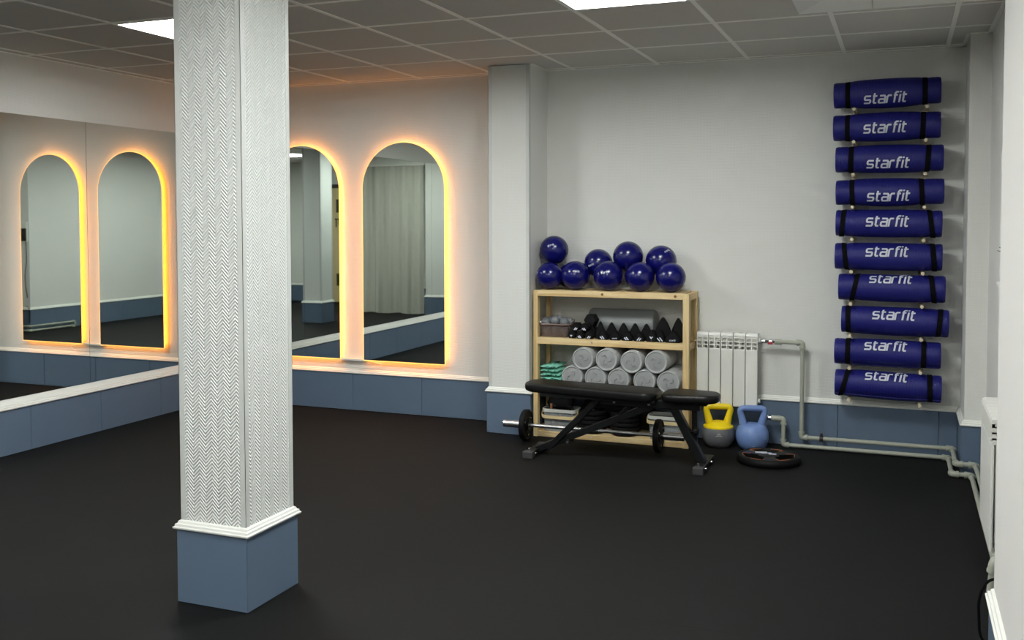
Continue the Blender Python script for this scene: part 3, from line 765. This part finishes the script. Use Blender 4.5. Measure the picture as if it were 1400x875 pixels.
# ------------------------------------------------------------------ weight bench
BY = -.82
t = thing('weight_bench', 'black adjustable weight bench standing in front of the rack', 'bench', (3.6, BY, 0))
def pad(pl, z0, z1, tilt, xc, bev=.016):
    n = len(pl); cx = sum(p[0] for p in pl)/n; cy = sum(p[1] for p in pl)/n; vs = []; fs = []
    rows = [(z0, -bev), (z0+bev*.35, -bev*.3), (z0+bev, 0), (z1-bev, 0), (z1-bev*.5, -bev*.18), (z1-bev*.12, -bev*.6), (z1, -bev*1.4)]
    for z, ins in rows:
        for u, v in pl:
            d = Vector((u-cx, v-cy)); L = d.length; d = d*(1+ins/L)
            vs.append((cx+d.x, cy+d.y, z+tilt*(cx+d.x-xc)))
    for i in range(len(rows)-1):
        for j in range(n): fs.append((i*n+j, i*n+(j+1) % n, (i+1)*n+(j+1) % n, (i+1)*n+j))
    fs += [tuple(reversed(range(n))), tuple(range((len(rows)-1)*n, len(rows)*n))]
    return MB().add(vs, fs, True)
def tapered(x0, x1, w0, w1, r, n=8):
    """plan outline with rounded corners, half widths w0 at x0 and w1 at x1"""
    out = []
    for (cx, cy, a0, rr) in ((x1-r, BY+w1-r, 0, r), (x0+r, BY+w0-r, pi/2, r), (x0+r, BY-w0+r, pi, r), (x1-r, BY-w1+r, 1.5*pi, r)):
        for k in range(n+1): a = a0+pi/2*k/n; out.append((cx+rr*cos(a), cy+rr*sin(a)))
    return out
obj('back_pad', pad(tapered(3.018, 3.868, .105, .135, .075), .402, .455, -.018, 3.44), M_BLACK, t)
obj('seat_pad', pad(tapered(3.895, 4.232, .135, .11, .085), .402, .452, 0.004, 4.06), M_BLACK, t)
fr = obj('frame', MB().box(3.14, 3.86, BY-.1, BY-.08, .385, .404, .002).box(3.14, 3.86, BY+.08, BY+.1, .385, .404, .002).beam((3.46, BY, .372), (4.12, BY, .372), .06, .05), M_BLKMET, t)
obj('seat_bracket', MB().box(3.96, 4.165, BY-.06, BY+.06, .385, .404, .003).beam((3.80, BY, .368), (3.97, BY, .40), .055, .03), M_BLKMET, t)
obj('strut', MB().beam((3.165, BY-.035, .045), (3.50, BY-.035, .385), .012, .036, .003).beam((3.165, BY+.035, .045), (3.50, BY+.035, .385), .012, .036, .003), M_BLKMET, t)
obj('long_strut', MB().beam((3.085, BY, .03), (3.86, BY, .372), .05, .042), M_BLKMET, t)
obj('adjuster', MB().beam((3.62, BY, .28), (3.72, BY, .39), .03, .022, .003).tube([(3.30, BY-.04, .1), (3.30, BY+.04, .1)], .016, 12), M_BLKMET, t)
obj('front_leg', MB().beam((3.945, BY, .385), (4.135, BY, .03), .055, .05), M_BLKMET, t)
obj('front_post', MB().beam((4.078, BY+.03, .40), (4.080, BY+.03, .14), .03, .032), M_BLKMET, t)
kb = obj('knob', MB().tube([(4.05, BY-.01, .215), (4.085, BY-.01, .222)], .007, 10).lathe([(.0001, 0), (.02, 0), (.023, .006), (.023, .02), (.016, .028), (.0001, .028)], 18, 'X', (4.082, BY-.01, .222)), M_RUBBER, t)
for nm, xa, xb, y0, y1 in (('rear_foot', 3.045, 3.105, -.975, -.665), ('front_foot', 4.108, 4.166, -.99, -.63)):
    ft = obj(nm, MB().box(xa, xb, y0+.03, y1-.03, .004, .04, .003), M_BLKMET, t)
    for a, b in ((y0, y0+.05), (y1-.05, y1)): obj('end_cap', MB().box(xa-.003, xb+.003, a, b, 0, .043, .004), M_GREYEND, ft)
    bo = MB()
    for y in (BY-.1, BY+.08):
        bo.lathe([(.0001, xb+.0), (.008, xb), (.008, xb+.012), (.0001, xb+.012)], 10, 'X', (0, y, .024))
    bo.lathe([(.0001, .054), (.009, .053), (.009, .04)], 10, 'Z', ((xa+xb)/2-.012, BY-.085, 0))
    obj('bolt', bo, M_CHROME, ft)
bo = MB()
for x, z in ((3.815, .372), (3.30, .1), (3.60, .372)): bo.lathe([(.0001, BY-.045), (.009, BY-.045), (.009, BY-.02)], 10, 'Y', (x, 0, z))
obj('bolt', bo, M_CHROME, t)

# ------------------------------------------------------------------ kettlebells
def kettlebell(x, y, lab, m_body, m_top, two, rz):
    t = thing('kettlebell', lab, 'kettlebell', (x, y, 0), (0, 0, rz))
    body = [(.0001, 0), (.055, 0), (.07, .004), (.09, .025), (.102, .055), (.106, .085), (.103, .112), (.094, .134)]
    top = [(.094, .134), (.084, .140), (.072, .146), (.06, .156), (.04, .164), (.0001, .166)]
    if two:
        obj('body', MB().lathe(body+[(.0001, .134)], 40), m_body, t, True)
        obj('cap', MB().lathe([(.0001, .12), (.096, .12), (.0965, .137), (.088, .143), (.076, .150), (.066, .16), (.04, .168), (.0001, .169)], 40), m_top, t, True)
    else:
        obj('body', MB().lathe([(r, z*1.02) for r, z in body]+[(.09, .142), (.084, .150), (.074, .158), (.05, .166), (.0001, .168)], 40), m_body, t, True)
    pts = fillet([(-.052, 0, .142), (-.064, 0, .19), (-.084, 0, .264), (.084, 0, .264), (.064, 0, .19), (.052, 0, .142)], .056, 9)
    rs = [.0265-.0065*min(1, max(0, (p.z-.15)/.07)) for p in pts]
    obj('handle', MB().tube(pts, rs, 16), m_top, t, True)
    rr = .1045; zz = .085
    mk = MB()
    if two:
        mk.tube([(rr*sin(a), -rr*cos(a), zz+.006-abs(a)*.02) for a in (-.2, -.1, 0, .1, .2)], .002, 5); mk.tube([(rr*sin(a), -rr*cos(a), zz+.018-abs(a)*.08) for a in (-.09, -.04, 0, .04, .09)], .0022, 5)
        mk.tube([((rr-.003)*sin(a), -(rr-.003)*cos(a), zz-.014) for a in (-.14, -.05, .05, .14)], .0016, 5)
    else:
        mk.tube([((rr-.012)*sin(a), -(rr-.012)*cos(a), .036) for a in (-.12, 0, .12)], .0022, 5); mk.tube([((rr-.017)*sin(a), -(rr-.017)*cos(a), .028) for a in (-.07, 0, .07)], .0022, 5)
    obj('print', mk, pmat('pale_print', srgb(190, 192, 190), .6), t, True)
kettlebell(4.119, -.205, 'yellow and grey kettlebell on the floor beside the bench', M_KGREY, M_YELL, True, .22)
kettlebell(4.336, -.195, 'light blue kettlebell on the floor in front of the radiator', M_KBLUE, M_KBLUE, False, .22)

# ------------------------------------------------------------------ black balance disc with orange edges
t = thing('exercise_disc', 'round black disc with three spokes and orange edges lying on the floor', 'exercise disc', (4.478, -.515, 0), (0, 0, .25))
obj('tyre', MB().lathe([(.150, .004), (.17, 0), (.183, .004), (.19, .016), (.19, .032), (.183, .044), (.172, .049), (.158, .047), (.152, .04), (.150, .02), (.150, .004)], 56), M_RUBBER, t, True)
obj('dish', MB().lathe([(.0001, .012), (.152, .012), (.152, .022), (.10, .020), (.0001, .018)], 48), M_RUBBER, t, True)
obj('hub', MB().lathe([(.0001, .05), (.05, .05), (.062, .044), (.066, .02)], 36), M_BLACK, t, True)
for k in range(3):
    a = 2*pi*k/3+.5; u = Vector((cos(a), sin(a), 0)); n = Vector((-sin(a), cos(a), 0))
    pl = []
    for d, hw in ((.05, .03), (.1, .034), (.135, .044), (.156, .062)): pl.append((d, hw))
    out = [(d, hw) for d, hw in pl]+[(d, -hw) for d, hw in reversed(pl)]
    out = [tuple((u*d+n*q)[:2]) for d, q in out]
    sp = obj('spoke', MB().prism(out, 'Z', .018, .0455), M_BLACK, t, True)
    e = MB()
    for sg in (1, -1):
        e.tube([u*d+n*(hw*sg)+Vector((0, 0, .046)) for d, hw in pl[1:]], .0015, 6)
        arc = [Vector((.154*cos(a+sg*q), .154*sin(a+sg*q), .0465)) for q in (.38, .5, .62, .74, .86)]
        e.tube(arc, [.0022, .002, .0016, .0012, .001], 6)
    obj('edge_line', e, M_ORANGE, sp, True)
mk = MB()
for (x0, y0, x1, y1) in ((-.075, .035, -.005, .035), (-.04, .012, .02, .012), (0, -.012, .045, -.012), (-.05, .024, -.03, .018)):
    mk.tube([(x0, y0, .0512 if max(abs(x0), abs(x1)) < .05 else .0508), (x1, y1, .0512 if abs(x1) < .05 else .0508)], .0045, 6, flat=.3)
obj('print', mk, M_PRINT, t, True)

# ------------------------------------------------------------------ radiators
def radiator(lab, loc, rz, n, h, depth=.095, sw=.08):
    t = thing('radiator', lab, 'radiator', loc, (0, 0, rz), group='white sectional radiators')
    gz = h-.105
    for k in range(n):
        x = k*sw; a, b = x+.0022, x+sw-.0022; xm = x+sw/2
        core = MB().box(xm-.012, xm+.012, -depth+.02, -.01, .01, h-.02).box(a, b, -depth+.03, -.03, .012, .05, .008).box(a, b, -depth+.03, -.03, h-.06, h-.02, .008)
        s = obj('section', core, M_METALW, t, True)
        obj('front_plate', MB().box(a, b, -depth, -depth+.012, 0, gz, .004), M_METALW, s, True)
        g_ = MB()
        # curved top and the open lattice under it
        top = [(-depth+.004, h-.03), (-depth, h-.018), (-depth+.004, h-.006), (-depth+.016, h), (-.02, h), (-.008, h-.006), (-.008, h-.012), (-depth+.02, h-.010), (-depth+.012, h-.03)]
        g_.prism(top, 'X', a, b)
        g_.box(xm-.004, xm+.004, -depth, -depth+.03, gz, h-.02)
        g_.box(a, a+.005, -depth, -depth+.02, gz, h-.02).box(b-.005, b, -depth, -depth+.02, gz, h-.02)
        for q in range(1, 4): g_.box(a, b, -depth+.002, -depth+.045, gz+q*.025-.006, gz+q*.025+.001)
        obj('grille', g_, M_METALW, s, True)
    for z in (.04, h-.045): obj('manifold', MB().lathe([(.0001, .001), (.015, .001), (.015, n*sw+.012), (.0001, n*sw+.012)], 16, 'X', (0, -depth/2-.01, z)), M_METALW, t, True)
    for x in (sw*1.0, sw*(n-1)): obj('wall_bracket', MB().box(x-.006, x+.006, -.05, .01, h-.075, h-.06), M_METALW, t, True)
    return t
radiator('white five-section radiator on the back wall beside the rack', (3.958, -.034, .255), 0, 5, .484)
radiator('white radiator in the niche at the right edge, seen edge-on', (5.664, -1.62, .105), -pi/2, 7, .555, depth=.092)
# ------------------------------------------------------------------ heating pipes
def pipe_run(lab, pts, r, valve=None, couplings=()):
    t = thing('heating_pipe', lab, 'pipe', pts[0])
    obj('pipe', MB().tube(fillet(pts, .02, 5), r, 14), M_PIPE, t)
    P = [Vector(p) for p in pts]
    for i in range(1, len(P)-1):
        a = (P[i-1]-P[i]).normalized(); b = (P[i+1]-P[i]).normalized()
        e = fillet([P[i]+a*.034, P[i], P[i]+b*.034], .022, 5)
        el = MB().tube(e, r*1.32, 14)
        for d in (a, b): el.tube([P[i]+d*.024, P[i]+d*.037], r*1.5, 14)
        obj('elbow', el, M_PIPE, t)
    for c, d in couplings:
        c, d = Vector(c), Vector(d).normalized(); obj('coupling', MB().tube([c-d*.022, c+d*.022], r*1.4, 14), M_PIPE, t)
    return t
def valve(t, x, y, z, red):
    obj('valve', MB().tube([(x-.075, y, z), (x-.055, y, z)], .013, 12).tube([(x-.056, y, z), (x-.03, y, z)], .018, 6).tube([(x-.03, y, z), (x, y, z)], .013, 12).tube([(x-.012, y, z), (x+.006, y, z)], .017, 6), M_CHROME, t)
    if red: obj('valve_handle', MB().box(x-.036, x-.004, y-.034, y-.026, z-.016, z-.002, .003).tube([(x-.02, y-.03, z-.008), (x-.02, y, z)], .006, 8), M_RED, t)
PR = .0135
hot = [(4.452, -.075, .688), (4.632, -.075, .688), (4.632, -.075, .075), (5.525, -.075, .075), (5.525, -.475, .075), (5.628, -.475, .075), (5.628, -3.19, .075), (5.455, -3.19, .075), (5.455, -3.95, .075), (5.455, -3.95, -.01)]
t = pipe_run('upper grey heating pipe from the radiator top down and along the back wall', hot, PR, couplings=[((4.48, -.075, .688), (1, 0, 0)), ((5.628, -1.4, .075), (0, 1, 0)), ((5.455, -3.6, .075), (0, 1, 0))])
valve(t, 4.452, -.075, .688, True)
ret = [(4.452, -.078, .187), (4.519, -.078, .187), (4.519, -.095, .021), (5.503, -.095, .021), (5.503, -.505, .021), (5.606, -.505, .021), (5.606, -3.16, .021), (5.43, -3.16, .021), (5.43, -3.9, .021), (5.43, -3.9, -.03)]
ret = [(a, b, max(c, -.005)) for a, b, c in ret]
t = pipe_run('lower grey heating pipe running along the floor below the upper pipe', ret, PR, couplings=[((4.465, -.078, .187), (1, 0, 0))])
valve(t, 4.452, -.078, .187, False)
t = thing('pipe_clamp', 'dark pipe clamp on the upper heating pipe near the disc', 'clamp', (4.755, -.075, .075))
obj('band', MB().tube([(-.011, 0, 0), (.011, 0, 0)], PR*1.35, 14), M_DFRAME, t, True)
obj('bracket', MB().box(-.011, .011, 0, .073, -.004, .004).box(-.008, .008, -.004, .004, .012, .034, .002), M_DFRAME, t, True)
t = pipe_run('short vertical grey pipe at the near end of the niche radiator', [(5.61, -2.195, .145), (5.61, -2.3, .145), (5.575, -2.36, .12), (5.565, -2.36, .0)], PR*1.15)
t = thing('radiator_valve', 'red and blue valve at the near end of the niche radiator', 'valve', (5.61, -2.215, .615))
obj('body', MB().tube([(0, .012, 0), (0, -.04, 0)], .012, 12), M_RED, t, True)
obj('knob', MB().lathe([(.0001, -.04), (.016, -.04), (.017, -.08), (.012, -.09), (.0001, -.09)], 14, 'Y'), M_KBLUE, t, True)

# ------------------------------------------------------------------ rolled mats on wall pegs
ORD = ['topmost', 'second from the top', 'third from the top', 'fourth from the top', 'fifth from the top', 'sixth from the top', 'seventh from the top', 'eighth from the top, shifted to the right', 'second from the bottom', 'lowest']
MATS_ = [ # left end (x, z), right end (x, z), radius, bulge, strap x fractions with tilt, print offset, print shift
 ((4.811, 2.254), (5.425, 2.262), .081, .012, (.135, 0), (.855, 0), .36, -.006),
 ((4.810, 2.051), (5.426, 2.054), .082, .010, (.137, 0), (.84, -.01), .10, -.005),
 ((4.826, 1.855), (5.445, 1.854), .082, .008, (.149, -.01), (.86, -.02), .34, -.002),
 ((4.830, 1.649), (5.451, 1.650), .080, .010, (.155, .01), (.80, .02), .33, -.002),
 ((4.832, 1.459), (5.443, 1.453), .085, .004, (.068, -.03), (.90, .05), -.10, -.003),
 ((4.829, 1.252), (5.447, 1.249), .085, .004, (.10, .04), (.92, .03), -.30, -.003),
 ((4.852, 1.058), (5.467, 1.053), .085, .003, (.157, -.07), (.885, .045), -.60, -.002),
 ((4.872, .857), (5.489, .848), .085, .005, (.067, .01), (.915, -.025), -.36, -.002),
 ((4.833, .654), (5.448, .650), .082, .005, (.13, 0), (.842, 0), -.44, -.006),
 ((4.838, .455), (5.454, .443), .085, .004, (.09, -.085), (.895, .012), -.56, -.006)]
YM_ = -.113
for k, (a, b, r, bul, s1, s2, off, sh) in enumerate(MATS_):
    L = math.hypot(b[0]-a[0], b[1]-a[1]); ang = -atan2(b[1]-a[1], b[0]-a[0])
    cz = (a[1]+b[1])/2
    t = thing('exercise_mat', 'rolled blue mat on the wall pegs, ' + ORD[k], 'mat', ((a[0]+b[0])/2, YM_, cz), (0, ang, 0), group='rolled blue mats on the wall')
    f1, f2 = s1[0], s2[0]
    def rad(fx, ph=0.0):
        q = r
        if f1 < fx < f2: q += bul*sin(pi*(fx-f1)/(f2-f1))**.7
        for s_ in (f1, f2): q -= .0035*math.exp(-((fx-s_)/.03)**2)
        e = min(fx, 1-fx)*L
        if e < .008: q -= .004*(1-e/.008)**2
        return q + .0012*sin(9*fx+k)*sin(ph+k)
    nx, na = 56, 48; vs = []; fs = []
    ph0 = 2.3+.35*k  # where the outer edge of the sheet ends (towards the wall)
    for i in range(nx+1):
        fx = i/nx
        for j in range(na+1):
            ph = ph0+2*pi*j/na; q = rad(fx, ph)-.009*(1-j/na)*.55
            vs.append(((fx-.5)*L, q*cos(ph)*-1, q*sin(ph)))
    for i in range(nx):
        for j in range(na): fs.append((i*(na+1)+j, (i+1)*(na+1)+j, (i+1)*(na+1)+j+1, i*(na+1)+j+1))
        fs.append((i*(na+1)+na, (i+1)*(na+1)+na, (i+1)*(na+1), i*(na+1)))
    obj('roll', MB().add(vs, fs, True), M_MATB, t, True)
    # spiral end faces: turns of the sheet with grooves between
    en = MB()
    for sg in (-1, 1):
        pts = []
        for j in range(150):
            ph = ph0+2*pi*j/24*-1; q = rad(0)-.0075-.011*(j/24)
            if q < .008: break
            pts.append((sg*(L/2-.0035), -q*cos(ph), q*sin(ph)))
        en.tube(pts, .0052, 6)
        en.lathe([(.0001, sg*(L/2-.006)), (r-.006, sg*(L/2-.006))], 24, 'X')
    obj('spiral_end', en, M_MATEND, t, True)
    for s_, tl in (s1, s2):
        vs = []; fs = []; n_ = 48
        for j in range(n_):
            ph = 2*pi*j/n_
            for w_ in (-.0145, .0145):
                fx = s_+w_/L-tl*sin(ph)*.8*.5+0; q = rad(min(1, max(0, fx)), ph)+.0014
                vs.append(((fx-.5)*L, -q*cos(ph), q*sin(ph)))
        for j in range(n_): c = (j+1) % n_; fs.append((2*j, 2*j+1, 2*c+1, 2*c))
        m = MB().add(vs, fs, True); o = obj('strap', m, M_STRAP, t, True)
    el = math.atan2(1.4808-cz, 6.5)
    th0 = math.asin(max(-.95, min(.95, -off)))+el
    def mp(u, v, th0=th0, L=L, sh=sh, rad=rad):
        fx = .5+(u+sh)/L; q = rad(fx)+.0022; th = th0+v/q
        return Vector((u+sh, -q*cos(th), q*sin(th)))
    obj('print', logo(mp, .0455, stroke=.235), M_PRINT, t, True)
    zp = 2.164-.2005*k
    for x, sd in ((4.934-.0012*k, 'left'), (5.346-.0015*k, 'right')):
        zq = zp + (-.003*k*.3 if sd == 'right' else 0)
        p = thing('wall_peg', '%s wooden peg under the blue mat, %s' % (sd, ORD[k].split(',')[0]), 'peg', (x, YB, zq-.004), group='wooden pegs that carry the mats')
        obj('dowel', MB().lathe([(.0001, -.214), (.009, -.214), (.0105, -.2125), (.0105, .001)], 18, 'Y'), M_PEG, p, True)
        obj('flange', MB().lathe([(.0106, -.012), (.018, -.012), (.021, -.009), (.021, -.0005), (.0106, -.0005)], 20, 'Y'), M_PEG, p, True)

# ------------------------------------------------------------------ niche: shelf with a plant, cable
tag(obj('wall_shelf', MB().box(5.594, XN, -2.36, -1.99, 1.20, 1.216, .002), M_METALW), 'small white shelf in the niche, only its corner showing', 'shelf')
t = thing('potted_plant', 'small green plant peeking out from behind the right wall', 'plant', (5.638, -2.08, 1.216))
obj('pot', MB().lathe([(.0001, 0), (.028, 0), (.036, .06), (.039, .06), (.039, .066), (.033, .066), (.031, .055), (.0001, .055)], 20), M_METALW, t, True)
lf = MB(); stx = MB()
rnd = random.Random(3)
for k in range(26):
    a = rnd.uniform(0, 2*pi); R_ = rnd.uniform(.012, .037); z = .06+rnd.uniform(0, .07)
    c = Vector((R_*cos(a), R_*sin(a), z)); d = Vector((cos(a), sin(a), rnd.uniform(-.2, .7))).normalized(); sdv = d.cross(Vector((0, 0, 1))).normalized()
    Ll = rnd.uniform(.014, .022); wl = Ll*.32
    lf.add([c, c+d*Ll*.5+sdv*wl+Vector((0, 0, .002)), c+d*Ll, c+d*Ll*.5-sdv*wl+Vector((0, 0, .002)), c+d*Ll*.5-Vector((0, 0, .0015))], [(0, 1, 4), (1, 2, 4), (2, 3, 4), (3, 0, 4)])
    stx.tube([(0, 0, .05), (c.x*.5, c.y*.5, .05+(z-.05)*.7), c], .0013, 5)
stx.tube([(0, 0, .1), (-.02, .01, .135), (-.042, .015, .15)], .0014, 5).tube([(0, 0, .1), (-.025, -.01, .13), (-.05, -.012, .135)], .0014, 5)
obj('leaves', lf, M_LEAF, t, True)['kind'] = 'stuff'
obj('stems', stx, M_LEAF, t, True)
tag(obj('power_cable', MB().tube(fillet([(5.545, -3.21, .345), (5.49, -3.2, .335), (5.462, -3.2, .27), (5.468, -3.2, .15), (5.49, -3.21, .115)], .05, 6), .0045, 8), M_STRAP), 'thin black cable hanging beside the corner of the right wall', 'cable')
t = thing('wall_screen', 'white wall unit with a black screen and a cable, seen in the left mirror', 'screen', (5.565, YN, 1.3))
obj('case', MB().box(-.052, .06, 0, .03, -.1, .16, .006), M_METALW, t, True)
obj('display', MB().box(-.045, .053, .03, .034, -.09, .08), M_SCREEN, t, True)
obj('cable', MB().tube(fillet([(-.02, .015, -.1), (-.024, .014, -.35), (.01, .018, -.55), (.004, .014, -.7), (-.03, .016, -.85)], .06), .005, 6), M_STRAP, t, True)

# ------------------------------------------------------------------ behind the camera, seen in the mirrors: curtain, partition, door
struct('wall_partition', MB().box(XL, 1.56, -7.25, -7.12, 0, H), M_PAPER)
skirting('baseboard_partition', [(1.573, -7.24), (1.573, -7.107), (XL+.05, -7.107)], [((1.573, -7.107), (XL+.05, -7.107), seq(.35, 1.5), (0, 1)), ((1.573, -7.24), (1.573, -7.107), [], (1, 0))])
struct('wall_lintel', MB().box(1.56, 3.1, -7.27, -7.16, 2.36, H), M_PAPER)
t = thing('curtain', 'pale grey pleated curtain reflected in the arched mirror beside the pier', 'curtain', (2.3, -7.13, .02))
nx, nz = 150, 14; vs = []; fs = []
for sd in (0, 1):
    for i in range(nx+1):
        x = 1.60+1.42*i/nx
        for j in range(nz+1):
            z = .02+2.31*j/nz; a = .028*(1-.35*j/nz)
            y = -7.13+a*sin(x*27+.8*sin(x*5))+.008*sin(x*61+z*.7)+(.012*sin(x*3.1) if j < 3 else 0)+sd*-.003
            vs.append((x, y, z+(.008*sin(x*13) if j == 0 else 0)))
N = (nx+1)*(nz+1)
for i in range(nx):
    for j in range(nz):
        a = i*(nz+1)+j; fs += [(a, a+nz+1, a+nz+2, a+1), (N+a, N+a+1, N+a+nz+2, N+a+nz+1)]
obj('cloth', MB().add(vs, fs, True), M_CURT, t)
obj('rail', MB().box(1.57, 3.06, -7.15, -7.11, 2.332, 2.358, .003), M_METALW, t)
d = struct('door_1', MB().box(3.44, 4.30, YR+.001, YR+.045, .005, 2.06, .003), M_DOOR)
fr = MB().box(3.37, 3.44, YR+.001, YR+.06, 0, 2.13, .003).box(4.30, 4.41, YR+.001, YR+.06, 0, 2.13, .003).box(3.37, 4.41, YR+.001, YR+.06, 2.06, 2.13, .003)
obj('door_frame', fr, M_DFRAME, d)
obj('vent', MB().box(3.96, 4.2, YR+.046, YR+.052, 1.62, 1.86, .002), M_DFRAME, d)
obj('vent', MB().box(3.96, 4.2, YR+.046, YR+.052, .3, .52, .002), M_DFRAME, d)
obj('door_handle', MB().tube(fillet([(3.52, YR+.045, 1.0), (3.52, YR+.09, 1.0), (3.62, YR+.09, 1.0)], .02), .009, 10), M_CHROME, d)
t = thing('key_hooks', 'dark keys hanging from hooks on the door, seen in the mirror', 'keys', (4.1, YR+.053, 1.5))
obj('hook_rail', MB().box(-.12, .12, 0, .012, -.01, .015, .002), M_DFRAME, t, True)
for k in range(4): obj('key', MB().box(-.1+k*.06, -.075+k*.06, .004, .012, -.11-.03*(k % 2), -.012, .002), M_DFRAME, t, True)
bpy.context.view_layer.update()
